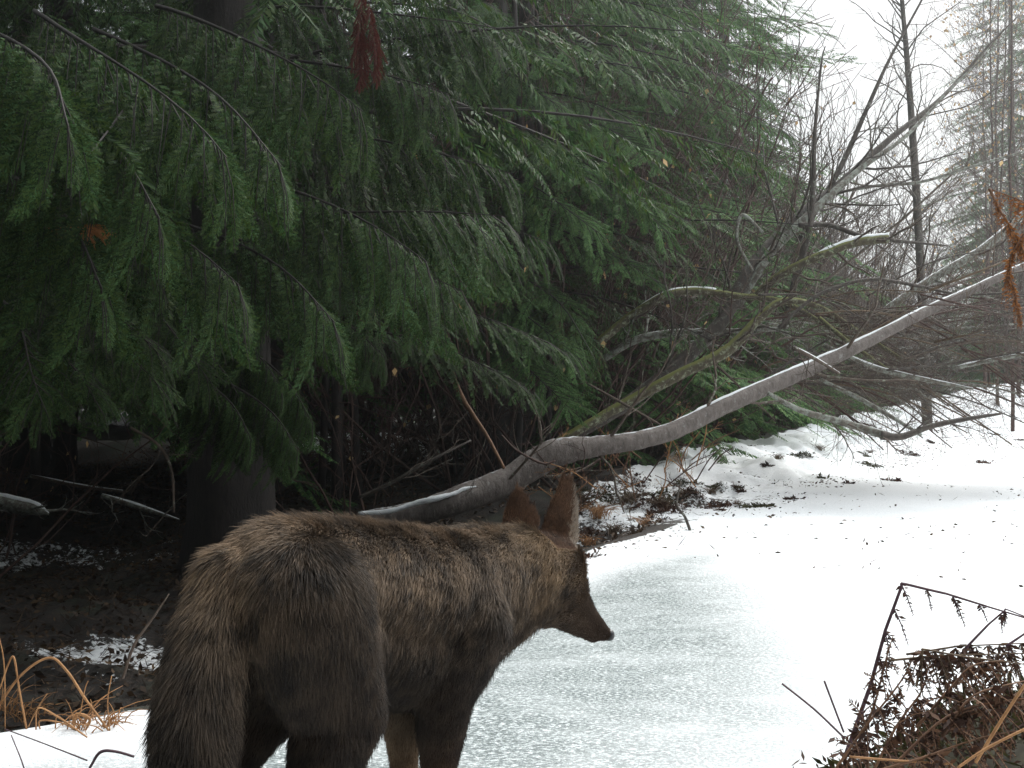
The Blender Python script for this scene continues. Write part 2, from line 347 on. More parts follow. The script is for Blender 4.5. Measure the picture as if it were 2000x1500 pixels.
def bough(rng, L=2.0, fine=False, pend=0.7, per=0.055, curve=0.12, leaf=0.058, slen=0.45, wide=1.0):
    "returns foliage vertices (diamonds) and the wood as an MB; the stem runs along +X"
    temps = [spray(rng, slen*rng.uniform(0.75, 1.1), leaf=leaf, fine=fine, bend=rng.uniform(0.6, 1.4), wide=wide) for _ in range(5)]
    wood = MB(); fol = []
    xs = np.linspace(0, L, 12); wob = rng.uniform(0, 6)
    line = np.stack([xs, 0.04*np.sin(xs*3+wob), 0.10*xs-curve*xs*xs], -1)
    tube(wood, line, np.linspace(0.008*L/2+0.003, 0.0015, 12), 5, False)
    n = int(L*0.92/per)
    for i_ in range(n):
        x = L*(0.03+0.97*(i_+rng.uniform(0, 1))/n); p0 = np.array([np.interp(x, xs, line[:, c]) for c in range(3)])
        sg = 1 if i_ % 2 else -1
        if x > L*0.93: sg *= 0.25
        env = (0.55+0.6*math.sin(math.pi*min(1, (x/L)**0.8)))*rng.uniform(0.75, 1.2)
        d = nrm(np.array([rng.uniform(0.55, 1.1), sg*rng.uniform(0.5, 0.9)*(1.15-pend), -pend*rng.uniform(0.5, 1.1)]))
        zz = np.array([0.1, -sg*0.2+rng.normal(0, 0.25), 1.0])+0.001
        if pend > 0.8: zz = np.array([0.9, -sg*0.5+rng.normal(0, 0.4), 0.5])
        Rm = rotm(d, zz)
        fol.append((temps[rng.randint(5)]*env)@Rm.T+p0)
        if fine:
            tube(wood, np.stack([p0, p0+d*slen*0.5*env, p0+d*slen*0.85*env-np.array([0, 0, 0.06])]), [0.003, 0.002, 0.001], 3, False)
    return np.concatenate(fol), wood
def place(fv, wd, Rm, sc_, p, FO, WO):
    FO.append((fv*sc_)@Rm.T+p); v_, q_, t_ = wd.arrays(); WO.add((v_*sc_)@Rm.T+p, q_, t_)
def azm(az, pitch=0.0, roll=0.0):
    x = np.array([math.cos(az)*math.cos(pitch), math.sin(az)*math.cos(pitch), math.sin(pitch)])
    z = np.array([-math.sin(az)*math.sin(roll), math.cos(az)*math.sin(roll), math.cos(roll)])
    return rotm(x, z)
def fol_mesh(name, FO, m):
    v_ = np.concatenate(FO); return raw_mesh(name, v_, quads(len(v_)), np.zeros((0, 3), int), m, False)
RG = np.random.RandomState(11)
B_CEDAR = [bough(RG, pend=0.66, curve=0.11, slen=0.42, per=0.06) for _ in range(4)]
B_HEM = [bough(RG, pend=0.24, curve=0.17, leaf=0.068, slen=0.36, per=0.038, wide=1.45) for _ in range(4)]
B_FINE = [bough(RG, fine=True, pend=0.84, curve=0.05, leaf=0.07, slen=0.5, per=0.04, wide=1.25) for _ in range(2)]
B_FINE2 = [bough(RG, fine=True, pend=0.5, curve=0.11, leaf=0.07, slen=0.44, per=0.045, wide=1.25) for _ in range(2)]
def crown_mesh(name, rng, H, zlo, Rl, nb, boughs, m, pw=0.75, dens=1.5):
    FO = []; WO = MB()
    for k in range(nb):
        u = ((k+0.5)/nb)**dens; z = zlo+(H-zlo)*u*0.98
        L = Rl*max(0.02, (1-u))**pw*rng.uniform(0.75, 1.15)+0.25
        fv, wd = boughs[rng.randint(len(boughs))]
        place(fv, wd, azm(k*2.39996+rng.uniform(-0.3, 0.3), R(rng.uniform(-12, 10)), rng.uniform(-0.2, 0.2)), L/2.0, np.array([0, 0, z]), FO, WO)
    return fol_mesh(name, FO, m), WO.mesh('branches', M['conifer_bark'])
def trunk_mesh(H, r0, m, lean=0.0, rng=RG):
    mb = MB(); n = 24; z = np.linspace(-0.35, H, n)
    x = 0.10*np.sin(z*0.5+rng.uniform(0, 6))*z/H+lean*z; y = 0.08*np.sin(z*0.4+rng.uniform(0, 6))*z/H
    r = r0*(1-z/H*0.93)+r0*0.5*np.exp(-np.clip(z+0.2, 0, 99)*4)
    k = 14; sq = 1+0.10*np.sin(np.arange(k)*2.1)[None, :]*np.ones((n, 1))+rng.uniform(-0.05, 0.05, (n, k))
    tube(mb, np.stack([x, y, z], -1), r, k, True, sq)
    return mb.mesh('trunk', m)
CR = {
 'cedar0': (crown_mesh('crown', RG, 14, 1.7, 2.5, 120, B_CEDAR, M['cedar']), trunk_mesh(14, 0.2, M['conifer_bark'])),
 'cedar2': (crown_mesh('crown', RG, 12, 1.7, 2.3, 46, B_FINE2+B_FINE, M['cedar']), trunk_mesh(12, 0.16, M['conifer_bark'])),
 'cedar1': (crown_mesh('crown', RG, 12, 1.3, 2.2, 120, B_CEDAR, M['cedar']), trunk_mesh(12, 0.14, M['conifer_bark'])),
 'hem0': (crown_mesh('crown', RG, 13, 0.9, 2.4, 210, B_HEM, M['hemlock']), trunk_mesh(13, 0.13, M['conifer_bark'])),
 'hem1': (crown_mesh('crown', RG, 9, 0.5, 2.0, 110, B_HEM, M['hemlock']), trunk_mesh(9, 0.09, M['conifer_bark'])),
}
def conifer(kind, x, y, label, s=1.0, rz=0.0, group=None, name='conifer_tree', zs=1.0):
    (cm, bm), tm = CR[kind]
    t = empty(name, (x, y, gz(x, y)-0.03), label, 'conifer', group, rz); t.scale = (s, s, s*zs)
    link('trunk', tm, t); link('crown', cm, t); link('branches', bm, t); return t

# near edge of the wood, left to right
conifer('cedar2', -4.3, 6.0, 'dark drooping cedar at the left edge of the photo, low boughs over the patchy snow', 1.0, 0.4)
conifer('cedar0', -4.9, 7.6, 'tall dark cedar at the far left, behind the low boughs', 1.1, 1.9)
conifer('cedar0', -0.2, 9.6, 'green conifer with layered boughs standing behind the kink of the fallen trunk', 0.95, 0.7)
conifer('hem0', 0.15, 11.5, 'light green conifer with pale drooping sprays at the middle of the wood edge', 1.1, 2.6)
conifer('hem1', 0.75, 10.2, 'short bright green conifer reaching towards the leaning branches', 0.42, 4.6)
conifer('hem0', 1.35, 13.8, 'tall grey-green conifer whose crown meets the white sky on its right', 1.05, 5.2)
conifer('hem0', 2.1, 15.6, 'broad green conifer whose drooping tips edge the white sky', 1.2, 1.1)
conifer('hem0', 2.7, 16.6, 'hazy conifer at the end of the dense wood, right beside the open sky', 1.0, 3.3)
conifer('cedar1', -2.0, 8.9, 'shaded cedar standing between the thick trunk and the three thin dark trunks', 1.1, 3.5)
for x, y, kd, rz, lb in ((-3.2, -1.0, 'cedar0', 1.0, 'unseen cedar added for shade, behind and left of the camera position'), (2.4, -2.6, 'cedar0', 4.0, 'unseen cedar added for shade behind the camera position on the right'), (-0.6, -3.4, 'cedar1', 2.0, 'unseen cedar added for shade straight behind the camera position'), (-4.6, 2.2, 'cedar0', 5.0, 'cedar added for shade just outside the left edge near the snow verge')):
    conifer(kd, x, y, lb, 1.0, rz)  # cedars out of view, added to shade the wood and the coyote
rr = random.Random(5)
k = 0
while k < 34:
    s_ = rr.uniform(5.0, 17); t_ = rr.uniform(-7, 17)
    x, y = E0+N2*s_+D2*t_
    if y < 8.5 or abs(x/y) > 0.75 or (abs(x/y+0.15) < 0.075 and y < 19): continue
    conifer(rr.choice(['cedar0', 'cedar1', 'hem0', 'cedar0']), x, y, 'dark conifer deep in the wood %s' % ('behind the left edge boughs' if x/y < -.28 else 'behind the thick trunk' if x/y < -.12 else 'behind the lit snow patch' if x/y < 0.02 else 'behind the trunk kink'), rr.uniform(0.9, 1.2), rr.uniform(0, 6), 'conifers deep in the wood'); k += 1

def layered():
    bx, by = 0.1, 9.9; o = np.array([bx, by, gz(bx, by)-0.05])
    t = empty('conifer_tree', o, 'bright green conifer with flat layered boughs reaching right towards the leafless brush', 'conifer')
    link('trunk', trunk_mesh(10, 0.11, M['conifer_bark'], 0.0, np.random.RandomState(8)), t)
    rng = np.random.RandomState(23); FO = []; WO = MB()
    L_ = [((880, 300, 9.4), (1335, 345, 8.1)), ((950, 180, 9.5), (1285, 190, 8.3)), ((880, 390, 9.3), (1290, 470, 8.0)), ((860, 480, 9.2), (1130, 540, 8.0)), ((980, 250, 9.4), (1330, 400, 7.9)),
          ((960, 40, 9.6), (1300, 110, 8.4)), ((1060, -20, 9.6), (1450, 40, 8.8)), ((1100, 80, 9.9), (1520, 140, 9.4)), ((1150, 150, 10.2), (1560, 215, 9.8)), ((860, 560, 9.0), (1150, 640, 7.6)), ((900, 640, 9.0), (1120, 720, 7.6)),
          ((900, 330, 9.3), (1180, 390, 7.6)), ((860, 240, 9.3), (1150, 270, 7.7)), ((840, 120, 9.3), (1120, 150, 7.7)), ((1130, 250, 9.0), (1270, 235, 8.0)), ((820, 20, 9.3), (1080, 60, 7.7))]
    for a, b in L_:
        a, b = P(*a)-o, P(*b)-o; L = np.linalg.norm(b-a); fv, wd = (B_FINE2+B_LAY)[rng.randint(4)]
        Rm = rotm(b-a, np.array([0, rng.uniform(-0.5, -0.1), 1.0])); s3 = np.array([L/2, 1.0, 1.0]); FO.append((fv*s3)@Rm.T+a); v_, q_, t_ = wd.arrays(); WO.add((v_*s3)@Rm.T+a, q_, t_)
    link('crown', fol_mesh('crown', FO, M['hemlock']), t); link('branches', WO.mesh('branches', M['conifer_bark']), t)
B_LAY = [bough(RG, fine=True, pend=0.25, curve=0.13, leaf=0.075, slen=0.46, per=0.045, wide=1.3) for _ in range(2)]
layered()
# the thick cedar in the left middle with hand-placed hanging boughs
def hero():
    bx, by = -1.62, 6.4
    t = empty('cedar_tree', (bx, by, gz(bx, by)-0.05), 'thick dark cedar trunk left of centre, its long fringed boughs hanging over the coyote', 'conifer')
    o = np.array([bx, by, gz(bx, by)-0.05])
    link('trunk', trunk_mesh(15, 0.24, M['conifer_bark'], 0.0, np.random.RandomState(3)), t)
    rng = np.random.RandomState(21); FO = []; WO = MB()
    def along(a, b, set_, s=1.0, roll=0.0):
        a = np.asarray(a)-o; b = np.asarray(b)-o; L = np.linalg.norm(b-a)
        fv, wd = set_[rng.randint(len(set_))]
        y_ = np.cross([0, 0, 1.0], b-a); Rm = rotm(b-a, np.array([0, 0, 1.0])+nrm(y_)*roll)
        sc3 = np.array([L/2.0, s, s]); FO.append((fv*sc3)@Rm.T+a); v_, q_, t_ = wd.arrays(); WO.add((v_*sc3)@Rm.T+a, q_, t_)
    J = lambda a: rng.uniform(-a, a)
    fine = [((470, 440, 5.6), (1010, 430, 4.6)), ((480, 470, 5.8), (930, 560, 4.6)), ((420, 330, 5.2), (860, 520, 4.2)),
            ((480, 250, 5.8), (1000, 330, 5.2)), ((500, 120, 6.0), (900, 180, 5.0)), ((200, 60, 5.0), (560, 330, 3.6)),
            ((60, 20, 4.6), (420, 300, 3.3)), ((20, 150, 4.2), (330, 430, 3.3)), ((300, 10, 5.0), (700, 210, 4.0)),
            ((350, 430, 5.6), (660, 620, 4.0)), ((100, 380, 4.6), (480, 560, 3.6)), ((-40, 300, 4.4), (230, 560, 3.4)),
            ((-50, 40, 4.0), (160, 250, 3.1)), ((520, 20, 6.0), (1020, 60, 5.4)), ((560, 360, 6.2), (1080, 470, 5.6))]
    for a, b in fine:
        along(P(a[0], a[1], a[2]), P(b[0]+J(12), b[1]+J(12), b[2]), B_FINE, 1.0)
    for a, b in (((360, 600, 5.8), (560, 760, 5.4)), ((430, 640, 5.9), (620, 830, 5.5)), ((300, 560, 5.6), (470, 800, 5.3)), ((520, 560, 6.2), (760, 700, 5.8)), ((330, 700, 5.4), (500, 860, 5.1)), ((400, 720, 5.5), (590, 880, 5.2))): along(P(*a), P(*b), B_FINE, 0.8)
    fine2 = [((-60, 540, 4.6), (330, 590, 4.0)), ((-60, 600, 4.5), (330, 650, 3.9)), ((-60, 640, 4.8), (200, 685, 4.2)), ((150, 540, 5.5), (440, 660, 4.8)),
             ((600, 560, 6.6), (1130, 620, 6.0)), ((640, 640, 6.8), (1060, 700, 6.2)), ((-60, 560, 4.4), (120, 690, 3.8))]
    for a, b in fine2: along(P(*a), P(*b), B_FINE2, 0.85)
    for k in range(110):
        u = ((k+0.5)/110)**1.3; z = 2.6+12*u; L = 2.5*(1-u)**0.7*rng.uniform(0.8, 1.2)+0.3
        fv, wd = B_CEDAR[rng.randint(4)]
        place(fv, wd, azm(k*2.39996, R(rng.uniform(-15, 5))), L/2, np.array([0, 0, z]), FO, WO)
    link('crown', fol_mesh('crown', FO, M['cedar']), t); link('branches', WO.mesh('branches', M['conifer_bark']), t)
    # dead, rust-red hanging sprays
    for nm, lst, m in (('dead_spray', [((715, -30, 4.3), (690, 130, 4.2)), ((725, 0, 4.3), (738, 160, 4.2)), ((712, 60, 4.3), (705, 170, 4.2))], M['red']), ('dead_spray', [((90, 440, 3.9), (210, 450, 3.6))], M['orange'])):
        FO2 = []; W2 = MB()
        for a, b in lst:
            fv, wd = B_FINE[0]; a, b = P(*a)-o, P(*b)-o; L = np.linalg.norm(b-a)
            FO2.append((fv*np.array([L/2, 0.16, 0.16]))@rotm(b-a, [0.3, -1, 0.4]).T+a)
        tag(link(nm, fol_mesh(nm, FO2, m), t), 'dead rust-red hanging spray')
hero()

# ------------------------------------------------------------------ bare wood generator
def grow(rng, p, d, L, r, lvl, out_, up=0.12, wig=0.16, nch=5, spread=0.9, lr=0.55, rmin=0.0012):
    n = 7 if lvl > 0 else 5
    pts = [np.array(p, float)]; d = nrm(np.array(d, float))
    for _ in range(n-1):
        d = nrm(d+rng.normal(0, wig, 3)+np.array([0, 0, up])); pts.append(pts[-1]+d*L/(n-1))
    pts = np.array(pts); rads = np.linspace(r, max(rmin, r*0.35), n); out_.append((pts, rads, lvl))
    if lvl <= 0: return
    for c in range(nch):
        u = 0.2+0.78*(c+rng.rand())/nch; f_ = u*(n-1); i_ = int(f_); q_ = pts[i_]+(pts[min(i_+1, n-1)]-pts[i_])*(f_-i_)
        t_ = nrm(pts[min(i_+1, n-1)]-pts[max(i_-1, 0)]); a = nrm(np.cross(t_, rng.normal(0, 1, 3)))
        grow(rng, q_, t_+a*spread*rng.uniform(0.5, 1.2), L*lr*(1.15-u*0.6)*rng.uniform(0.6, 1.2), max(rmin, r*(1-u*0.6)*0.5), lvl-1, out_, up, wig*1.15, nch, spread, lr, rmin)
def tubes(out_, mb, rscale=1.0):
    for p_, r_, l_ in out_: tube(mb, p_, r_*rscale, 7 if r_[0] > 0.03 else (5 if r_[0] > 0.01 else 3), False)
def leaves_at(rng, out_, n, size=0.03, tip=True):
    c = [o_ for o_ in out_ if o_[2] <= 1]; p_, d_ = [], []
    for _ in range(n):
        o_ = c[rng.randint(len(c))]; p_.append(o_[0][rng.randint(2, len(o_[0]))])
        d_.append([rng.normal(0, .5), rng.normal(0, .5), -1])
    p_ = np.array(p_); d_ = nrm(np.array(d_)); l = size*rng.uniform(0.7, 1.4, n)
    return diamonds(p_, d_, l, l*0.38, nrm(rng.normal(0, 1, (n, 3))))
def shrub_meshes(seed, nst, L, r, m, lvl=2, rmin=0.0014, lean=(0, 0, 1), nch=5, nleaf=0, wig=0.16, up=0.08, sp=0.6):
    rng = np.random.RandomState(seed); out_ = []
    for _ in range(nst):
        d = nrm(np.array(lean)+rng.normal(0, sp, 3)*[1, 1, 0.3]); grow(rng, [rng.normal(0, .12), rng.normal(0, .12), -0.1], d, L*rng.uniform(0.6, 1.1), r*rng.uniform(0.6, 1.2), lvl, out_, up, wig, nch, 0.9, 0.55, rmin)
    mb = MB(); tubes(out_, mb); st_ = mb.mesh('stems', m); lf = None
    if nleaf:
        v_ = leaves_at(rng, out_, nleaf*2, 0.05); lf = raw_mesh('leaves', v_, quads(len(v_)), np.zeros((0, 3), int), M['leaf'], False)
    return st_, lf
SH = [shrub_meshes(31, 7, 2.2, 0.012, M['twig'], nleaf=8), shrub_meshes(32, 8, 1.9, 0.011, M['twig'], nleaf=6, wig=0.22),
      shrub_meshes(33, 6, 2.6, 0.016, M['greytwig'], nleaf=5), shrub_meshes(34, 9, 1.6, 0.010, M['greytwig'], lean=(0.6, -0.2, 0.5), wig=0.2, up=0.0, nleaf=6)]
SH += [shrub_meshes(35, 8, 4.6, 0.028, M['greytwig'], rmin=0.0035, nch=7, nleaf=14, sp=0.45, up=0.12), shrub_meshes(36, 9, 4.0, 0.024, M['twig'], rmin=0.0035, nch=7, nleaf=12, sp=0.5, up=0.1)]
def shrub(k, x, y, s, rz, label, group, name='bare_shrub', rx=0.0):
    t = empty(name, (x, y, gz(x, y)), label, 'shrub', group, rz); t.scale = (s, s, s); t.rotation_euler = (rx, 0, rz)
    link('stems', SH[k][0], t)
    if SH[k][1]: link('leaves', SH[k][1], t)
def spot(x, y):
    px = 1000+F*x/max(y, 0.1); b = ('left of the standing dead tree' if px < 1500 else 'around the leaning trees' if px < 1680 else 'under the open sky' if px < 1850 else 'near the right edge')
    return ('close ' if y < 13 else 'farther ' if y < 22 else 'distant '), b
rr = random.Random(9)
for k in range(60):          # thicket on the bank, right of the dense wood
    t_ = 3.0+22*rr.random(); s_ = rr.uniform(1.9, 4.4)+0.05*t_
    x, y = E0+N2*s_+D2*t_
    shrub(rr.randrange(4), x, y, rr.uniform(0.8, 1.3), rr.uniform(0, 6), '%stangled bare shrub behind the snow bank, %s' % spot(x, y), 'bare shrubs of the thicket behind the snow bank')
for k in range(42):          # taller hazy brush farther along the track
    t_ = 8.0+30*rr.random(); s_ = rr.uniform(2.2, 5.5)+0.07*t_; x, y = E0+N2*s_+D2*t_
    shrub(4+rr.randrange(2), x, y, rr.uniform(0.75, 1.2), rr.uniform(0, 6), '%stall grey-brown leafless brush, %s' % spot(x, y), 'tall brush along the track')
for k in range(30):          # dense brown brush right of the conifers
    t_ = rr.uniform(2.5, 8.5); s_ = rr.uniform(2.0, 4.2); x, y = E0+N2*s_+D2*t_
    shrub(rr.choice([0, 1, 0, 1, 5]), x, y, rr.uniform(0.9, 1.3), rr.uniform(0, 6), '%sdark red-brown brush behind the fallen trunk, %s' % (spot(x, y)[0], 'near its kink' if x/y < 0.12 else 'right of its kink'), 'red-brown brush behind the fallen trunk')
for k in range(16):          # dead undergrowth in the dark of the wood
    t_ = rr.uniform(-3.5, 5.0); s_ = rr.uniform(2.2, 5.5); x, y = E0+N2*s_+D2*t_
    shrub(rr.randrange(2), x, y, rr.uniform(0.6, 1.0), rr.uniform(0, 6), 'dead reddish twiggy undergrowth in the dark under the conifers', 'dead undergrowth under the conifers', 'dead_undergrowth')
# slender leafless trees
def tree_meshes(seed, H, r, m, nb=34, lvl=2, lean=0.0, nleaf=0):
    rng = np.random.RandomState(seed); out_ = []
    n = 16; z = np.linspace(-0.2, H, n); x = np.cumsum(rng.normal(0, .04, n))*H/12+lean*z; y = np.cumsum(rng.normal(0, .04, n))*H/12
    tr = np.stack([x, y, z], -1); rt = r*(1-0.9*np.linspace(0, 1, n)**1.1)
    mb = MB(); tube(mb, tr, rt, 8, True); tm = mb.mesh('trunk', m)
    for k in range(nb):
        u = 0.12+0.86*(k+rng.rand())/nb; p_ = np.array([np.interp(u*H, z, tr[:, c]) for c in range(3)])
        a = rng.uniform(0, 6.28); d = np.array([math.cos(a), math.sin(a), rng.uniform(0.2, 1.0)])
        grow(rng, p_, d, H*0.2*(1.2-u)*rng.uniform(0.6, 1.2), max(0.004, r*(1-u)*0.32), 2 if lvl > 1 else 1, out_, 0.1, 0.14, 4, 0.8, 0.5, 0.0025)
    mb = MB(); tubes(out_, mb); bm = mb.mesh('branches', m); lf = None
    if nleaf:
        v_ = leaves_at(rng, out_, nleaf, 0.06); lf = raw_mesh('leaves', v_, quads(len(v_)), np.zeros((0, 3), int), M['leaf'], False)
    return tm, bm, lf
TR = [tree_meshes(41, 11, 0.045, M['greytwig']), tree_meshes(42, 9, 0.05, M['greytwig'], nleaf=25), tree_meshes(43, 13, 0.055, M['dark'], 40), tree_meshes(44, 7, 0.04, M['twig'], 26, nleaf=20)]
TR.append(tree_meshes(45, 12, 0.04, M['twig'], 70, nleaf=260)); TR.append(tree_meshes(46, 11, 0.035, M['greytwig'], 64, nleaf=200))
def baretree(k, x, y, s, rz, label, group=None, name='bare_tree'):
    t = empty(name, (x, y, gz(x, y)), label, 'bare tree', group, rz); t.scale = (s, s, s)
    link('trunk', TR[k][0], t); link('branches', TR[k][1], t)
    if TR[k][2]: link('leaves', TR[k][2], t)
for px, d, kd, s_ in ((1925, 24, 4, 0.95), (1950, 21, 5, 0.95), (1985, 25, 4, 1.2), (2010, 20, 5, 1.15), (2050, 22, 4, 1.0), (1935, 29, 5, 1.1), (1965, 31, 4, 1.3), (1990, 28, 5, 1.3), (1975, 18, 4, 0.8)):
    baretree(kd, (px-1000)/F*d, d, s_, px*0.7, 'tall leafless tree of the grey-brown mass along the right edge', 'tall trees at the right edge')
for k in range(60):
    t_ = 12+38*rr.random()**1.2; s_ = rr.uniform(2.5, 7.0)+0.10*t_; x, y = E0+N2*s_+D2*t_
    px = 1000+F*x/y
    h_ = rr.uniform(0.55, 0.95) if px < 1840 else rr.uniform(0.9, 1.35)
    if 1480 < px < 1880 and y < 30: h_ *= 0.6
    baretree(rr.randrange(4), x, y, h_, rr.uniform(0, 6), '%sslender leafless tree fading into haze, %s' % spot(x, y), 'leafless trees in the haze along the track')
for px, d, kd, s_ in ((1560, 34, 'hem1', 0.85), (1650, 40, 'hem0', 0.55), (1480, 26, 'hem0', 0.75), (1720, 50, 'hem1', 0.9), (1830, 56, 'hem0', 0.62), (1975, 38, 'hem0', 1.5), (2040, 33, 'hem0', 1.3), (1905, 60, 'hem0', 1.1), (1600, 52, 'cedar0', 0.6)):
    x = (px-1000)/F*d
    conifer(kd, x, d, 'far conifer softened by haze behind the leafless trees', s_, px*0.37, 'hazy conifers behind the leafless trees')

# ------------------------------------------------------------------ fallen and leaning trunks
def limb(name, label, cat, path, m, twigs=8, tl=0.6, seed=1, group=None, snow=0.0, snow_part=(0.0, 1.0), k=10, lvl=1, tm=None, parent=None, up=0.05, rough=0.10, cat_loc=None):
    "path rows: px, py, depth, width in photo pixels"
    rng = np.random.RandomState(seed)
    a = np.array([[*P(x, y, d), wd*0.9*d/F/2] for x, y, d, wd in path]); a = smooth_line(a, 8)
    pts, rad_ = a[:, :3], np.maximum(a[:, 3], 0.0012); n = len(pts)
    pts = pts+rng.normal(0, 1, pts.shape)*rad_[:, None]*0.025; rad_ = rad_*(1+0.10*(vnoise(pts, 6, seed)-0.5))
    base = pts[0].copy()
    root = empty(name, base, label, cat, group) if parent is None else parent
    if parent is not None: base = np.array(parent.location)
    mb = MB(); sq = 1+rng.normal(0, rough, (n, k))*0.6; sq = sum(np.roll(sq, k_, 0) for k_ in range(-3, 4))/7
    tube(mb, pts, rad_, k, True, sq); mb.build('trunk' if parent is None else 'snow_cap', m, root, off=base)
    if twigs:
        out_ = []
        for c in range(twigs):
            u = 0.12+0.85*(c+rng.rand())/twigs; i_ = int(u*(n-1)); t_ = nrm(pts[min(i_+1, n-1)]-pts[max(0, i_-1)])
            b = nrm(np.cross(t_, rng.normal(0, 1, 3))); grow(rng, pts[i_], t_*0.7+b*0.8, tl*rng.uniform(0.5, 1.3), max(0.002, min(0.012, rad_[i_]*0.35)), lvl, out_, up, 0.17, 5, 0.8, 0.5)
        mb = MB(); tubes(out_, mb); mb.build('twigs', tm or m, root, off=base)
    if snow > 0:
        i0, i1 = int(snow_part[0]*(n-1)), int(snow_part[1]*(n-1))+1
        pp = smooth_line(np.hstack([pts[i0:i1], rad_[i0:i1, None]]), 4); pr = pp[:, 3]; pp = pp[:, :3].copy()
        g_ = vnoise(pp, 9, seed)*0.7+vnoise(pp, 30, seed+2)*0.3; th = pr*snow*(0.35+1.0*g_)
        th = th*ss(0.0, 0.25, np.linspace(0, 1, len(th)))+0.0008
        pp[:, 2] += pr*0.98-th*0.35
        mb = MB(); tube(mb, pp, np.clip(th, 0.0005, None), 8, True); mb.build('snow_cap', M['snow'], root, off=base)
    return root
main = limb('fallen_tree', 'long fallen trunk slanting up to the right above the snow bank, kinked near its base', 'fallen tree',
     [(700, 1022, 6.9, 49), (800, 1005, 6.9, 53), (900, 975, 6.9, 58), (985, 942, 6.95, 62), (1045, 905, 7.0, 62), (1095, 882, 7.0, 58), (1180, 870, 7.0, 44), (1290, 850, 7.05, 40), (1400, 800, 7.15, 37), (1500, 755, 7.25, 34), (1600, 712, 7.4, 31), (1700, 664, 7.5, 27), (1800, 613, 7.7, 22), (1900, 566, 7.9, 18), (2010, 515, 8.1, 14), (2180, 440, 8.4, 9)],
     M['alder'], 12, 0.7, 3, snow=0.36, snow_part=(0.40, 1.0), k=16, tm=M['greytwig'], rough=0.12)
limb('', '', '', [(700, 1003, 6.75, 8), (760, 998, 6.78, 12), (800, 987, 6.8, 10), (840, 976, 6.8, 14), (880, 966, 6.82, 9), (905, 957, 6.85, 11), (930, 950, 6.85, 3)], M['snow'], 0, parent=main, rough=0.6)
limb('leaning_tree', 'dark leaning tree rising from behind the fallen trunk to the upper right', 'leaning tree',
     [(1105, 860, 8.0, 26), (1250, 770, 8.2, 30), (1400, 640, 8.4, 30), (1470, 520, 8.6, 30), (1560, 425, 8.8, 26), (1640, 360, 9.0, 20), (1740, 270, 9.3, 14), (1840, 190, 9.6, 9), (1930, 90, 9.9, 5), (1990, 30, 10, 3)], M['dark'], 26, 0.9, 5, lvl=2)
limb('leaning_tree', 'leaning tree whose pale-edged stem runs just under the dark forked one', 'leaning tree',
     [(1440, 600, 8.5, 18), (1500, 500, 8.6, 22), (1580, 420, 8.7, 18), (1680, 330, 8.9, 13), (1770, 265, 9.1, 9), (1870, 160, 9.4, 5), (1960, 80, 9.5, 3)], M['lichen'], 18, 0.8, 6, tm=M['greytwig'], lvl=2)
limb('leaning_tree', 'curved leafless stem bending up across the white sky to the top edge', 'leaning tree',
     [(1560, 470, 8.8, 12), (1640, 330, 9.0, 12), (1690, 220, 9.1, 10), (1735, 120, 9.2, 7), (1795, 10, 9.4, 5), (1830, -60, 9.5, 3)], M['dark'], 14, 0.5, 7)
limb('standing_tree', 'thin upright dead tree with short twigs standing against the white sky', 'bare tree',
     [(1813, 900, 15, 24), (1810, 790, 15, 22), (1800, 560, 15, 18), (1785, 300, 15, 16), (1772, 120, 15, 12), (1762, 0, 15, 9), (1755, -120, 15, 5)], M['dark'], 60, 1.0, 8)
limb('young_tree', 'dark upright young stem crossing the leaning trees', 'bare tree',
     [(1530, 640, 8.3, 12), (1560, 520, 8.4, 16), (1585, 420, 8.4, 12), (1592, 250, 8.5, 8), (1605, 120, 8.6, 4), (1612, 90, 8.6, 2)], M['dark'], 14, 0.5, 9)
limb('mossy_limb', 'mossy limb rising from the bank to a bright bend left of the dark stem', 'branch',
     [(1080, 870, 7.9, 20), (1200, 800, 8.0, 22), (1320, 735, 8.0, 24), (1420, 685, 8.0, 26), (1480, 625, 8.0, 20), (1530, 588, 8.0, 16), (1600, 600, 8.1, 12), (1680, 650, 8.2, 10), (1760, 700, 8.2, 6)], M['mossy'], 14, 0.6, 10, tm=M['greytwig'])
limb('arching_branch', 'lichen-pale branch arching over with yellow-green moss on its crest', 'branch',
     [(1165, 672, 8.4, 20), (1230, 620, 8.4, 20), (1300, 578, 8.3, 18), (1360, 568, 8.3, 16), (1440, 578, 8.2, 15), (1530, 590, 8.2, 12), (1620, 640, 8.2, 9), (1690, 680, 8.2, 5)], M['mossy'], 14, 0.5, 11, tm=M['greytwig'], snow=0.5, snow_part=(0.15, 0.5))
limb('pale_branch', 'pale grey branch lying level between the arching branch and the fallen trunk', 'branch',
     [(1180, 700, 8.6, 16), (1240, 665, 8.5, 18), (1320, 650, 8.5, 16), (1440, 646, 8.4, 10), (1540, 640, 8.4, 5)], M['lichen'], 8, 0.5, 12)
limb('snowy_branch', 'short upturned branch with a thick white snow cap, ending in a broken stub', 'branch',
     [(1460, 590, 8.4, 14), (1520, 540, 8.3, 18), (1600, 500, 8.2, 18), (1670, 474, 8.2, 20), (1735, 466, 8.2, 20)], M['mossy'], 8, 0.5, 13, tm=M['greytwig'], snow=0.8, snow_part=(0.45, 1.0))
limb('dark_arching_branch', 'thin dark branch arching above the snow-capped stub', 'branch',
     [(1560, 440, 8.4, 12), (1620, 440, 8.4, 11), (1680, 460, 8.3, 10), (1750, 470, 8.3, 8), (1850, 480, 8.4, 4)], M['dark'], 5, 0.4, 14)
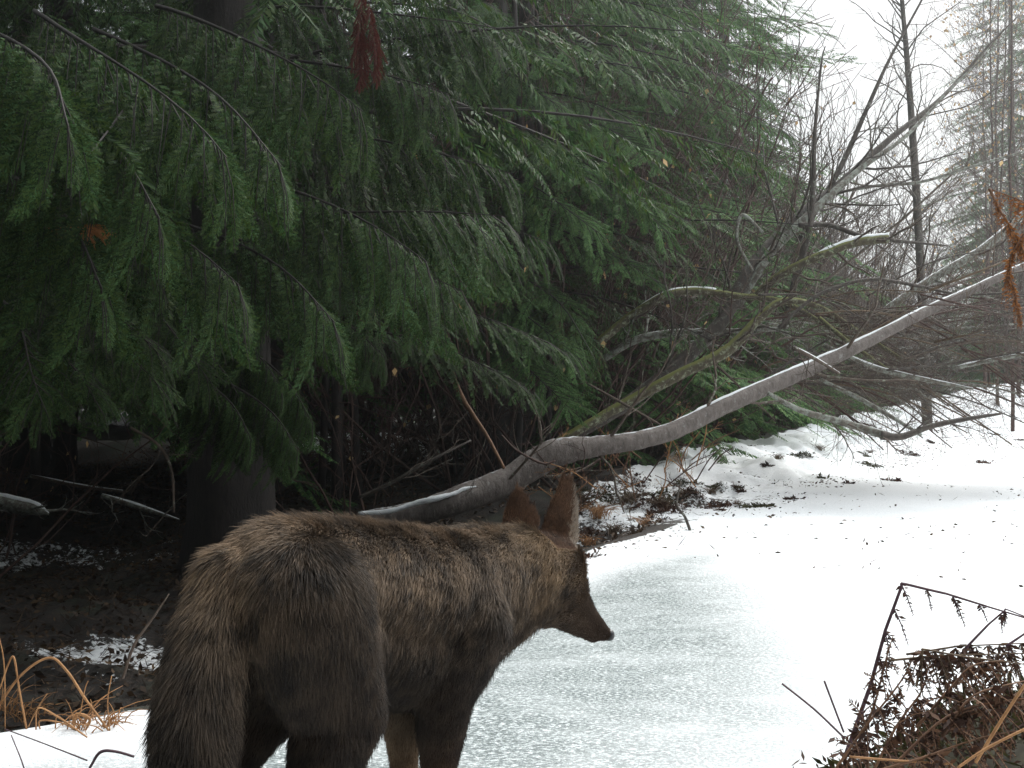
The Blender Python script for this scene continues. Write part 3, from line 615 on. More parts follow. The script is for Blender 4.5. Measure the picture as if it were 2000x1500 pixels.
limb('lichened_pole', 'slim pale trunk slanting up to the right, parallel to and above the fallen one', 'branch',
     [(1640, 680, 8.6, 12), (1730, 605, 8.6, 15), (1820, 545, 8.7, 17), (1920, 485, 8.8, 18), (2010, 410, 9.0, 16), (2120, 330, 9.2, 10)], M['lichen'], 12, 0.6, 15, snow=0.4, tm=M['greytwig'])
limb('arched_branch', 'thin grey stem sweeping in a long flat arch across the hazy trees', 'branch',
     [(1640, 375, 9.5, 6), (1720, 362, 9.5, 7), (1800, 355, 9.5, 7), (1900, 325, 9.5, 6), (2020, 290, 9.5, 4)], M['lichen'], 4, 0.4, 16)
limb('arched_branch', 'brown stem arching over the fallen trunk with its ends drooping', 'branch',
     [(1520, 640, 7.8, 7), (1600, 575, 7.8, 8), (1700, 546, 7.8, 8), (1800, 560, 7.9, 7), (1880, 575, 8, 6), (2010, 570, 8, 4)], M['dark'], 6, 0.4, 17)
limb('snow_branch', 'curved pale branch sagging onto the snow bank under the fallen trunk', 'branch',
     [(1500, 768, 7.0, 9), (1560, 800, 7.0, 13), (1620, 818, 7.0, 15), (1680, 835, 7.0, 17), (1735, 852, 6.9, 20)], M['lichen'], 5, 0.3, 18, tm=M['greytwig'])
limb('snow_branch', 'brown branch lying on the snow bank, its tip lifted towards the right', 'branch',
     [(1720, 850, 6.9, 20), (1760, 853, 6.9, 16), (1820, 832, 6.9, 12), (1890, 818, 6.9, 10), (1955, 808, 6.9, 5)], M['dark'], 4, 0.3, 19)
for n_, (pa, lb) in enumerate([
    ([(1610, 345+330, 7.8, 10), (1700, 716, 7.7, 12), (1790, 738, 7.7, 10), (1900, 760, 7.8, 5)], 'snow-dusted stick poking out to the right under the fallen trunk'),
    ([(1550, 680, 7.2, 10), (1590, 700, 7.2, 8), (1640, 730, 7.3, 5)], 'short snowy stick stub on the upper side of the fallen trunk'),
    ([(1600, 740, 7.4, 8), (1700, 790, 7.3, 10), (1800, 850, 7.2, 6)], 'grey fallen stick running down to the snow between fallen branches'),
    ([(1600, 620, 7.9, 9), (1660, 670, 7.8, 9), (1760, 740, 7.8, 6)], 'lichened stick crossing behind the middle of the fallen trunk'),
    ([(1860, 720, 7.8, 9), (1930, 705, 7.8, 10), (2010, 690, 7.8, 8)], 'snowy branch end entering at the right edge above the bank'),
    ([(1140, 745, 7.8, 5), (1220, 790, 7.6, 6), (1290, 830, 7.5, 5)], 'slim bare stem leaning against the back of the fallen trunk'),
    ([(870, 690, 6.6, 10), (900, 770, 6.6, 10), (950, 850, 6.5, 9), (985, 915, 6.4, 7)], 'thin brown stick leaning in the shade left of the trunk kink'),
    ([(1085, 900, 6.3, 4), (1060, 905, 6.3, 5), (1010, 880, 6.3, 5), (980, 850, 6.3, 4)], 'red-brown twig hooked over the trunk behind the ears'),
    ([(700, 972, 6.7, 7), (770, 940, 6.7, 8), (840, 900, 6.7, 7), (920, 860, 6.8, 4)], 'dark branch lying slanted over the snowy patches behind the coyote back'),
    ([(1490, 455, 8.2, 8), (1450, 420, 8.2, 8), (1440, 470, 8.2, 7), (1470, 530, 8.2, 7)], 'pale crooked twig beside the dark leaning stems')]):
    limb('fallen_stick', lb, 'stick', pa, [M['lichen'], M['greytwig'], M['lichen'], M['mossy'], M['lichen'], M['greytwig'], M['stalk'], M['twig'], M['dark'], M['lichen']][n_], 5 if n_ not in (6, 7) else 2, 0.35, 60+n_, snow=0.5 if n_ in (0, 1, 4) else 0, tm=M['greytwig'])
# heap of crossing dead branches above the bank
for n_ in range(120):
    rg = np.random.RandomState(200+n_); x0 = rg.uniform(1440, 2000); y0 = rg.uniform(560, 800)-0.12*(x0-1480)*rg.rand(); d_ = rg.uniform(7.6, 9.5); L_ = rg.uniform(120, 330); a_ = float(np.clip(rg.normal(0.22, 0.32), -0.5, 0.6)); y0 = min(y0, 745)
    dx, dy = math.cos(a_), math.sin(a_)
    limb('dead_branch', '%s dead branch heaped above the snow bank %s' % (['grey', 'dark', 'lichen-pale' if n_ < 50 else 'brown', 'red-brown'][n_ % 4], 'below the fallen trunk' if y0 > 712+(1600-x0)*0.47 else 'behind the fallen trunk on the left' if x0 < 1740 else 'behind the fallen trunk on the right'), 'branch', [(x0, y0, d_, rg.uniform(2.5, 6.5)), (x0+dx*L_/2, y0+dy*L_/2-rg.uniform(-5, 25), d_+rg.uniform(-.2, .2), rg.uniform(2.5, 5)), (x0+dx*L_, y0+dy*L_, d_+rg.uniform(-.4, .4), 2.5)],
         [M['greytwig'], M['dark'], M['lichen'] if n_ < 50 else M['drystraw'], M['twig']][n_ % 4], 9, 0.4, 300+n_, 'dead branches heaped above the snow bank')
# thin dark trunks inside the wood
for n_, (px, wd, py, d_) in enumerate([(625, 17, 962, 8.6), (645, 24, 975, 8.2), (662, 10, 965, 8.9), (698, 20, 965, 8.6), (80, 22, 960, 8.0), (150, 14, 950, 9.0), (1010, 16, 900, 8.6), (1060, 12, 880, 8.9), (880, 12, 930, 9.5)]):
    w_ = P(px, py, d_); w_[2] = gz(w_[0], w_[1])-0.1; mb = MB(); z = np.linspace(0, 7, 14); rg = np.random.RandomState(n_)
    t = empty('young_conifer', w_, ['slim black trunk, left one of the group of thin trunks over the lit snow patch', 'thickest of the thin black trunks beside the lit snow patch', 'thinnest black trunk just right of the thick slim one', 'black slim trunk standing alone right of the group', 'slim dark trunk behind the low boughs at the left edge', 'very thin dark trunk near the left edge, deeper in the wood', 'dark slim trunk behind the kink of the fallen tree', 'thin dark stem right of the trunk kink in the shade', 'thin dark stem deep in the wood above the coyote shoulders'][n_], 'tree')
    tube(mb, np.stack([0.05*np.sin(z+n_), 0.03*np.sin(z*1.3), z], -1), np.linspace(wd*d_/F/2, 0.01, 14), 8); mb.build('trunk', M['conifer_bark'], t)
    out_ = []
    for c in range(16): grow(rg, [0, 0, 0.9+c*0.28], [math.cos(c*2.4), math.sin(c*2.4), 0.0], 0.9, 0.006, 1, out_, -0.02, 0.12, 5)
    mb = MB(); tubes(out_, mb); mb.build('branches', M['twig'], t)
# snowy logs on the dark forest floor
for n_, (pa, lb, m_) in enumerate([
    ([(-60, 968, 7.0, 30), (20, 985, 7.0, 32), (70, 995, 7.0, 26), (95, 1004, 7.0, 6)], 'snow-topped log stub at the left edge of the dark forest floor', 'lichen'),
    ([(200, 968, 7.2, 10), (270, 990, 7.1, 12), (350, 1015, 7.0, 3)], 'pale thin log slanting down towards the thick cedar', 'lichen'),
    ([(60, 930, 7.8, 8), (160, 950, 7.7, 8), (240, 960, 7.6, 6)], 'small pale stick lying beyond the log stub', 'greytwig')]):
    limb('fallen_log', lb, 'log', pa, M[m_], 3, 0.3, 80+n_, snow=0.5)
limb('hanging_twig', 'curved grey stem hanging down beside the thick cedar trunk', 'branch', [(255, 835, 5.2, 6), (310, 870, 5.2, 6), (335, 920, 5.2, 6), (340, 1000, 5.2, 5)], M['greytwig'], 3, 0.3, 90)
limb('dry_reed', 'single bluish blade leaning in the dark left of the coyote', 'stem', [(240, 1325, 2.6, 6), (262, 1260, 2.6, 6), (300, 1205, 2.6, 5), (330, 1160, 2.6, 3)], M['greytwig'], 0, 0, 91)

# ------------------------------------------------------------------ litter and clods on the bank
def clod(px, py, wpx, label, seed, green=0.0, flat=0.5):
    rg = np.random.RandomState(seed)
    # find the ground point behind the pixel
    ds = np.linspace(3.5, 30, 900); xs = (px-1000)/F*ds; zs = CAMH-(py-HOR)/F*ds; hz = height(xs, ds)
    i_ = np.argmax(zs < hz); d_ = ds[i_]; c = np.array([xs[i_], d_, hz[i_]]); w_ = wpx*d_/F/2
    t = empty('leaf_clod', c, label, 'clod', 'leaf clods on the snow bank')
    n = int(min(1100, 120+wpx*9)); nc = rg.randint(2, 6); cc = rg.normal(0, 1, (nc, 3))*[w_*0.55, w_*0.7, 0]; cw = rg.uniform(0.1, 0.5, nc)*w_
    ci = rg.choice(nc, n, p=cw**2/np.sum(cw**2)); p_ = cc[ci]+rg.normal(0, 1, (n, 3))*cw[ci][:, None]*[1, 1, 0.35]
    p_[:, 2] = np.abs(p_[:, 2])*0.8+height(p_[:, 0]+c[0], p_[:, 1]+c[1])-c[2]-0.006
    d3 = nrm(rg.normal(0, 1, (n, 3))*[1, 1, 0.6]+[0, 0, 0.2]); l = rg.uniform(0.008, 0.032, n)*(1+(rg.rand(n) < 0.10)*0.9)
    v_ = diamonds(p_, d3, l, l*rg.uniform(0.05, 0.26, n), nrm(rg.normal(0, 1, (n, 3))))
    link('leaves', raw_mesh('leaves', v_, quads(len(v_)), np.zeros((0, 3), int), M['fern'] if green < 0.5 else M['mossleaf'], False), t)
M['mossleaf'] = leafmat('moss_tuft', [(0.2, (0.015, 0.014, 0.006)), (0.6, (0.04, 0.04, 0.014)), (0.9, (0.10, 0.09, 0.035))], 0.8)
CL = [(1180, 980, 110), (1250, 1000, 120), (1160, 1040, 90), (1300, 985, 90), (1220, 950, 80), (1360, 960, 70), (1330, 945, 60), (1240, 970, 70), (1290, 1015, 80), (1405, 945, 60), (1400, 995, 70), (1440, 965, 50), (1480, 990, 50), (1150, 1085, 60), (1560, 975, 26), (1605, 935, 18), (1500, 915, 22), (1655, 945, 14), (1700, 910, 46), (1730, 938, 30), (1790, 890, 44), (1690, 890, 30), (1815, 862, 14), (1920, 905, 30), (1940, 850, 24), (1985, 860, 36), (1120, 1000, 80), (1130, 960, 70), (1700, 845, 50), (1950, 800, 50), (1560, 890, 50), (1850, 830, 30)]
ad = ['small', 'ragged', 'flat', 'mossy', 'twiggy']
for n_, (x_, y_, w_) in enumerate(CL):
    where = ('in the brown tangle beside the coyote head' if x_ < 1340 else 'at the foot of the bank between the tangle and the open snow' if x_ < 1520 else 'scattered over the open snow of the bank' if x_ < 1760 else 'on the far right of the snow bank')
    clod(x_, y_, w_, ('greenish moss clod ' if n_ % 3 == 0 else 'brown leaf clod ')+where, 400+n_, green=1.0 if n_ % 3 == 0 else 0)
limb('snow_twig', 'bent dark twig standing in the snow at the foot of the bank', 'twig', [(1352, 1048, 5.9, 7), (1338, 1010, 5.9, 6), (1322, 985, 5.95, 5), (1330, 940, 6, 3)], M['dark'], 2, 0.1, 95)
for n_ in range(40):
    rg = np.random.RandomState(500+n_); x0 = rg.uniform(1100, 1420); y0 = 1020-rg.uniform(0, 110)-0.12*(x0-1100); d_ = 6.4+rg.uniform(0, 1.2)+(x0-1100)*0.005; a_ = rg.uniform(-2.6, -0.5); L_ = rg.uniform(40, 150)
    limb('dead_twig', 'thin dead stem in the brown tangle beside the coyote head', 'stem', [(x0, y0, d_, 3), (x0+math.cos(a_)*L_/2+rg.uniform(-12, 12), y0+math.sin(a_)*L_/2, d_, 2.6), (x0+math.cos(a_)*L_, y0+math.sin(a_)*L_*0.8, d_, 1.6)], [M['twig'], M['straw'], M['stalk']][n_ % 3], 3, 0.12, 520+n_, 'dead stems in the brown tangle')

def litter():
    rg = np.random.RandomState(12); n = 110000
    s_ = rg.uniform(0.15, 7, n); t_ = rg.uniform(-6, 9, n); xy = E0[None]+N2[None]*s_[:, None]+D2[None]*t_[:, None]
    kp = (t_ < 1.5) | (s_ > 1.7); kp &= vnoise(np.c_[xy, 0*s_], 1.3, 21) > 0.3; xy = xy[kp]; n = len(xy)
    p_ = np.c_[xy, height(xy[:, 0], xy[:, 1])+rg.uniform(0, 0.02, n)]
    d3 = nrm(rg.normal(0, 1, (n, 3))*[1, 1, 0.45]); tw = rg.rand(n) < 0.3; l = np.where(tw, rg.uniform(0.06, 0.22, n), rg.uniform(0.015, 0.05, n))
    wd = np.where(tw, 0.0022, l*0.28); vv = diamonds(p_, d3, l, wd, nrm(rg.normal(0, 1, (n, 3))+[0, 0, 1.5]))
    tag(link('leaf_litter', raw_mesh('leaf_litter', vv, quads(len(vv)), np.zeros((0, 3), int), M['litter'], False)), 'brown litter of leaves and twigs on the dark forest floor', 'leaf litter', kind='stuff')
M['litter'] = leafmat('litter_leaf', [(0.2, (0.012, 0.008, 0.006)), (0.6, (0.05, 0.03, 0.018)), (0.85, (0.13, 0.08, 0.04)), (0.98, (0.28, 0.22, 0.15))], 0.6)
litter()
def debris():
    rg = np.random.RandomState(14); n = 6500; s_ = np.abs(rg.normal(0.5, 0.6, n))-0.15; t_ = rg.uniform(0.2, 14, n)**1.0
    s_[n//2:] = rg.uniform(-2.0, 1.6, n-n//2); xy = E0[None]+N2[None]*s_[:, None]+D2[None]*t_[:, None]; kp = vnoise(np.c_[xy, 0*s_], 2.2, 4) > 0.45; xy = xy[kp]; n = len(xy)
    p_ = np.c_[xy, height(xy[:, 0], xy[:, 1])+0.003]; d3 = nrm(rg.normal(0, 1, (n, 3))*[1, 1, 0.3]); l = rg.uniform(0.008, 0.035, n); tw = rg.rand(n) < 0.25; l = np.where(tw, l*3, l)
    vv = diamonds(p_, d3, l, np.where(tw, 0.0015, l*0.25), nrm(rg.normal(0, 1, (n, 3))*[.6, .6, 1]))
    tag(link('leaf_litter', raw_mesh('leaf_litter', vv, quads(len(vv)), np.zeros((0, 3), int), M['litter'], False)), 'small specks of leaf and twig scattered on the snow bank', 'leaf litter', kind='stuff')
debris()
def tuft(px, py, h, n, label, seed, m='straw', lean=0.0):
    rg = np.random.RandomState(seed); ds = np.linspace(2.0, 20, 900); xs = (px-1000)/F*ds; zs = CAMH-(py-HOR)/F*ds; i_ = np.argmax(zs < height(xs, ds)); c = np.array([xs[i_], ds[i_], gz(xs[i_], ds[i_])-0.01])
    t = empty('grass_tuft', c, label, 'grass tuft', 'dry grass tufts'); mb = MB()
    for _ in range(n):
        a = rg.uniform(0, 6.28); b = np.array([rg.normal(0, h*.18), rg.normal(0, h*.18), 0]); hh = h*rg.uniform(0.5, 1.1); o_ = rg.uniform(0.3, 1.3)*hh; u = np.linspace(0, 1, 6)
        pts = b+np.stack([np.cos(a)*o_*u**1.6+lean*u*hh, np.sin(a)*o_*u**1.6, hh*(u-0.65*u**2.5*rg.uniform(0.4, 1.3))], -1); tube(mb, pts, np.linspace(0.0022, 0.0006, 6), 3, False)
    mb.build('blades', M[m], t)
for n_, (x_, y_, h_, k_, m_) in enumerate([(1170, 1010, .16, 90, 'straw'), (1230, 985, .16, 90, 'drystraw'), (1200, 1040, .12, 80, 'drystraw'), (1290, 990, .12, 70, 'drystraw'), (1150, 1065, .10, 50, 'straw'), (1330, 970, .10, 60, 'drystraw'), (1260, 1025, .10, 60, 'straw'), (1390, 965, .09, 50, 'drystraw'), (1440, 985, .07, 40, 'drystraw'), (1700, 885, .10, 40, 'drystraw'), (1600, 880, .12, 50, 'drystraw'), (1520, 895, .10, 50, 'drystraw'), (1130, 985, .18, 90, 'drystraw')]):
    tuft(x_, y_, h_, k_, ['rusty', 'brown', 'flattened brown', 'low brown', 'small rusty', 'thin brown', 'short rusty', 'sparse brown', 'tiny brown', 'upright brown', 'ragged brown', 'weedy brown', 'tall brown'][n_]+' grass tuft '+('in the tangle beside the coyote head' if x_ < 1350 else 'at the foot of the snow bank' if x_ < 1460 else 'on the crest of the snow bank'), 700+n_, m_)
for n_, (x_, y_, h_) in enumerate([(60, 1410, .12), (150, 1425, .10), (210, 1420, .10), (10, 1400, .16)]): tuft(x_, y_, h_, 26, ['sparse rusty grass tuft under the bent arch blade', 'small rusty tuft between the arch and the tail', 'rusty grass tuft touching the snow edge by the tail', 'rusty grass tuft cut by the left edge'][n_], 740+n_)
# ------------------------------------------------------------------ dead ferns
def frond(FO, WO, line, r0, plen, step=0.02, droop=0.6, rng=None, start=0.1, leafw=1.0, up=0.0):
    n = len(line); seg = np.linalg.norm(np.diff(line, axis=0), axis=1); s_ = np.concatenate([[0], np.cumsum(seg)]); L = s_[-1]
    tube(WO, line, np.linspace(r0, r0*0.3, n), 5, True)
    for u in np.arange(start, 0.99, step/L):
        p0 = np.array([np.interp(u*L, s_, line[:, c]) for c in range(3)]); i_ = min(int(u*(n-1)), n-2); t_ = nrm(line[i_+1]-line[i_])
        for sg in (1, -1):
            if rng.rand() < 0.15: continue
            side = nrm(np.cross(t_, [0, 0, 1.0])+rng.normal(0, .35, 3))*sg
            d = nrm(t_*0.4+side*(1-droop)+np.array([0, 0, -droop+up])+rng.normal(0, .15, 3))
            l = plen*math.sin(math.pi*(0.12+0.85*u))*rng.uniform(0.6, 1.15)
            m_ = 9; uu = np.linspace(0.05, 1, m_); ax = p0+d*(uu*l)[:, None]+np.array([0, 0, -1.0])*(0.35*l*uu**2)[:, None]
            dd = nrm(np.gradient(ax, axis=0)); nn_ = nrm(rng.normal(0, 1, (m_, 3)))
            sd_ = nrm(np.cross(dd, nn_))
            for s2 in (1, -1):
                ll = l*0.32*(1.05-uu)*rng.uniform(0.6, 1.2, m_)
                FO.append(diamonds(ax, nrm(dd*0.6+sd_*s2+rng.normal(0, .2, dd.shape)), ll+0.002, ll*0.17*leafw+0.0005, nn_))
            tube(WO, ax[::4], [0.0010, 0.0009, 0.0006], 3, False)
def fern(name, label, stems, seed, lm, sm, r0=0.003, plen=0.05, **kw):
    rng = np.random.RandomState(seed); base = P(*stems[0][0])
    t = empty(name, base, label, 'dead fern'); FO = []; WO = MB()
    for st_ in stems:
        frond(FO, WO, smooth_line(np.array([P(*a) for a in st_]), 5), r0, plen, rng=rng, **kw)
    v_ = np.concatenate(FO)-base
    link('leaves', raw_mesh('leaves', v_, quads(len(v_)), np.zeros((0, 3), int), lm, False), t); WO.build('stalk', sm, t, off=base)
    return t
def sharp(*pts):                        # a bent stalk with straight runs
    o = []
    for a, b in zip(pts[:-1], pts[1:]):
        for u in (0, 0.5, 0.93): o.append(tuple(np.array(a)*(1-u)+np.array(b)*u))
    return o+[pts[-1]]
# mossy hummock in the near right corner
def hummock():
    c = np.array([0.80, 1.42, gz(0.80, 1.42)]); t = empty('mossy_hummock', c, 'dark mossy hummock covered with dead fern in the lower right corner', 'hummock')
    nu, nv_ = 70, 40; u, v_ = np.meshgrid(np.linspace(0, 2*math.pi, nu, endpoint=False), np.linspace(0, 1, nv_), indexing='ij')
    r = 0.45*np.sin(v_*math.pi/2)**0.9; x = r*np.cos(u)*1.0; y = r*np.sin(u)*0.8; z = 0.42*np.cos(v_*math.pi/2)**0.9-0.08
    p_ = np.stack([x, y, z], -1); p_ = p_*(1+0.35*(fbm(p_+c, 6, 4)-0.5))[..., None]
    i, j = np.meshgrid(np.arange(nu), np.arange(nv_-1), indexing='ij')
    qq = np.stack([i*nv_+j, i*nv_+j+1, ((i+1) % nu)*nv_+j+1, ((i+1) % nu)*nv_+j], -1).reshape(-1, 4)
    link('mound', raw_mesh('mound', p_.reshape(-1, 3), qq, np.zeros((0, 3), int), M['mossy_soil']), t)
    rg = np.random.RandomState(4); n = 9000; k = rg.randint(0, nu*nv_, n); pp = p_.reshape(-1, 3)[k]+rg.normal(0, .01, (n, 3))
    d3 = nrm(nrm(pp)+rg.normal(0, .7, (n, 3))); l = rg.uniform(0.008, 0.03, n); vv = diamonds(pp, d3, l, l*0.16, nrm(rg.normal(0, 1, (n, 3))))
    link('moss', raw_mesh('moss', vv, quads(len(vv)), np.zeros((0, 3), int), M['mossleaf'], False), t)
    n = 3800; k = rg.randint(0, nu*nv_, n); pp = p_.reshape(-1, 3)[k]*rg.uniform(1.0, 1.12, (n, 1))+rg.normal(0, .012, (n, 3))
    d3 = nrm(rg.normal(0, 1, (n, 3))); l = rg.uniform(0.006, 0.022, n); vv = diamonds(pp, d3, l, l*0.18, nrm(rg.normal(0, 1, (n, 3))))
    link('dead_leaves', raw_mesh('dead_leaves', vv, quads(len(vv)), np.zeros((0, 3), int), M['fern'], False), t)
def f_ms(nt, p, o):
    c = ramp(nt, noise(nt, 30, 6, 0.7, pos(nt)), [(0.3, (0.012, 0.01, 0.006)), (0.55, (0.035, 0.03, 0.014)), (0.75, (0.09, 0.08, 0.03))]); nt.links.new(c, p.inputs['Base Color']); p.inputs['Roughness'].default_value = 0.9
M['mossy_soil'] = mat('mossy_soil', f_ms)
hummock()
fern('dead_fern', 'bent purple-brown fern stalk forming an open corner over the snow at lower right', [sharp((1650, 1480, 1.30), (1700, 1340, 1.30), (1730, 1230, 1.3), (1763, 1140, 1.3), (1850, 1160, 1.29), (1930, 1185, 1.28), (2030, 1215, 1.27))], 1, M['fern'], M['purple'], 0.0027, 0.035, step=0.03, droop=0.9, leafw=0.9)
fern('dead_fern', 'dense brown fern frond drooping along the left flank of the hummock', [[(1640, 1520, 1.25), (1700, 1400, 1.25), (1730, 1290, 1.25), (1745, 1240, 1.25)], [(1620, 1520, 1.22), (1690, 1420, 1.22), (1760, 1330, 1.22), (1790, 1270, 1.22)], [(1700, 1520, 1.2), (1750, 1420, 1.2), (1800, 1350, 1.2), (1812, 1300, 1.2)]], 2, M['fern'], M['stalk'], 0.0018, 0.042, step=0.011, droop=0.6)
fern('dead_fern', 'straw-coloured level fern stalks with brown leaflets hanging below them', [sharp((1735, 1290, 1.24), (1840, 1280, 1.23), (2030, 1275, 1.22)), sharp((1770, 1278, 1.27), (1870, 1262, 1.26), (2030, 1255, 1.26)), sharp((1790, 1340, 1.2), (1803, 1268, 1.2), (1880, 1282, 1.2), (2020, 1300, 1.2))], 3, M['fern'], M['drystraw'], 0.0015, 0.045, step=0.013, droop=0.85)
fern('dead_fern', 'brown fern fronds matted over the crown of the hummock', [[(1790, 1420, 1.15), (1860, 1340, 1.15), (1900, 1300, 1.15), (1960, 1290, 1.15)], [(1840, 1440, 1.12), (1900, 1360, 1.12), (2000, 1330, 1.12)], [(1740, 1500, 1.12), (1850, 1400, 1.12), (1960, 1370, 1.12), (2050, 1360, 1.12)], [(1700, 1510, 1.1), (1800, 1480, 1.1), (1920, 1440, 1.1), (2040, 1420, 1.1)]], 4, M['fern'], M['stalk'], 0.0018, 0.05, step=0.010, droop=0.5)
fern('dead_fern', 'slanting brown stalk joining the open corner from below', [sharp((1880, 1272, 1.26), (1930, 1220, 1.26), (1965, 1190, 1.26), (2030, 1215, 1.26)), sharp((1965, 1262, 1.2), (2020, 1225, 1.2))], 5, M['fern'], M['purple'], 0.0016, 0.015, step=0.05, droop=0.8)
fern('hanging_fern', 'orange dead fern frond hanging in at the right edge above the fallen trunk', [[(1932, 368, 2.6), (1955, 415, 2.6), (1985, 460, 2.6), (2010, 520, 2.6)], [(2030, 430, 2.6), (1990, 470, 2.6), (1972, 520, 2.6), (1985, 590, 2.6), (1995, 640, 2.6)], [(2230, 1330, 2.6), (2190, 800, 2.6), (2110, 460, 2.6), (2030, 430, 2.6), (2010, 520, 2.6)], [(2110, 460, 2.6), (2010, 400, 2.6), (1932, 368, 2.6)]], 6, M['orange'], M['stalk'], 0.004, 0.06, step=0.014, droop=0.8)
for n_, (pa, lb, m_, w_) in enumerate([
    ([(1650, 1442, 1.3, 4), (1590, 1385, 1.32, 4), (1527, 1335, 1.34, 2.5)], 'thin dark twig sticking out over the snow left of the hummock', 'purple', 1),
    ([(1648, 1430, 1.3, 2.5), (1625, 1370, 1.3, 2), (1610, 1330, 1.3, 1)], 'finest upright twig left of the hummock', 'purple', 1),
    ([(1905, 1490, 1.02, 7), (1960, 1400, 1.02, 7), (2020, 1310, 1.02, 5)], 'straw-coloured stalk crossing the hummock steeply', 'straw', 1),
    ([(1870, 1500, 1.0, 5), (1930, 1460, 1.0, 6), (2030, 1410, 1.0, 5)], 'straw-coloured stalk crossing the hummock at a low slant', 'straw', 1),
    ([(1660, 1478, 1.1, 5), (1760, 1486, 1.1, 5), (1860, 1492, 1.1, 4)], 'flat-lying straw stalk at the foot of the hummock', 'straw', 1)]):
    limb('dry_stalk', lb, 'stalk', pa, M[m_], 0, 0, 110+n_, k=6)
# dead grass at the left verge
GR = [([(-10, 1390, 2.55, 9), (40, 1320, 2.5, 8), (95, 1285, 2.5, 8), (130, 1310, 2.5, 8), (170, 1370, 2.5, 8), (215, 1430, 2.5, 6)], 'tall orange grass blade bent into a pointed arch'),
      ([(0, 1345, 2.5, 5), (15, 1300, 2.5, 6), (27, 1285, 2.5, 7), (38, 1350, 2.5, 6), (52, 1425, 2.5, 6)], 'narrow folded grass blade at the left edge'),
      ([(70, 1425, 2.45, 5), (75, 1383, 2.45, 5), (120, 1405, 2.45, 6), (170, 1440, 2.4, 5)], 'low folded straw blade touching the snow edge'),
      ([(80, 1430, 2.5, 4), (78, 1408, 2.5, 5), (120, 1412, 2.5, 5), (150, 1428, 2.5, 4)], 'short curled straw blade beside the folded one'),
      ([(215, 1430, 2.5, 3), (210, 1370, 2.5, 4), (218, 1320, 2.5, 3)], 'single upright rusty blade left of the tail'),
      ([(150, 1430, 2.5, 3), (165, 1350, 2.5, 3), (172, 1330, 2.5, 2)], 'thin upright rusty blade between the arch and the tail'),
      ([(10, 1430, 2.5, 3), (8, 1300, 2.5, 4), (-5, 1230, 2.5, 3)], 'thin straight blade cut by the left edge'),
      ([(55, 1420, 2.5, 3), (75, 1380, 2.5, 3), (92, 1355, 2.5, 2)], 'short slanted straw under the arch'),
      ([(10, 1424, 2.35, 4), (80, 1450, 2.2, 4), (170, 1485, 2.1, 5)], 'long thin stem lying across the near snow at lower left'),
      ([(22, 1436, 2.3, 3), (40, 1480, 2.1, 4), (50, 1510, 2.1, 4)], 'thin stem running down the near snow at the left corner'),
      ([(175, 1500, 1.9, 8), (195, 1470, 1.9, 10), (225, 1468, 1.9, 9), (262, 1478, 1.9, 8)], 'thick purple-brown stem hooked over the snow by the tail'),
      ([(140, 1415, 2.5, 4), (150, 1395, 2.5, 9), (175, 1405, 2.5, 10), (165, 1430, 2.5, 4)], 'crumpled rusty leaf tuft under the arch')]
for n_, (pa, lb) in enumerate(GR): limb('dry_reed', lb, 'grass blade', [(a_, b_, c_, d_*0.72) for a_, b_, c_, d_ in pa], M['purple'] if n_ in (8, 9, 10) else M['straw'], 0, 0, 130+n_, k=5)

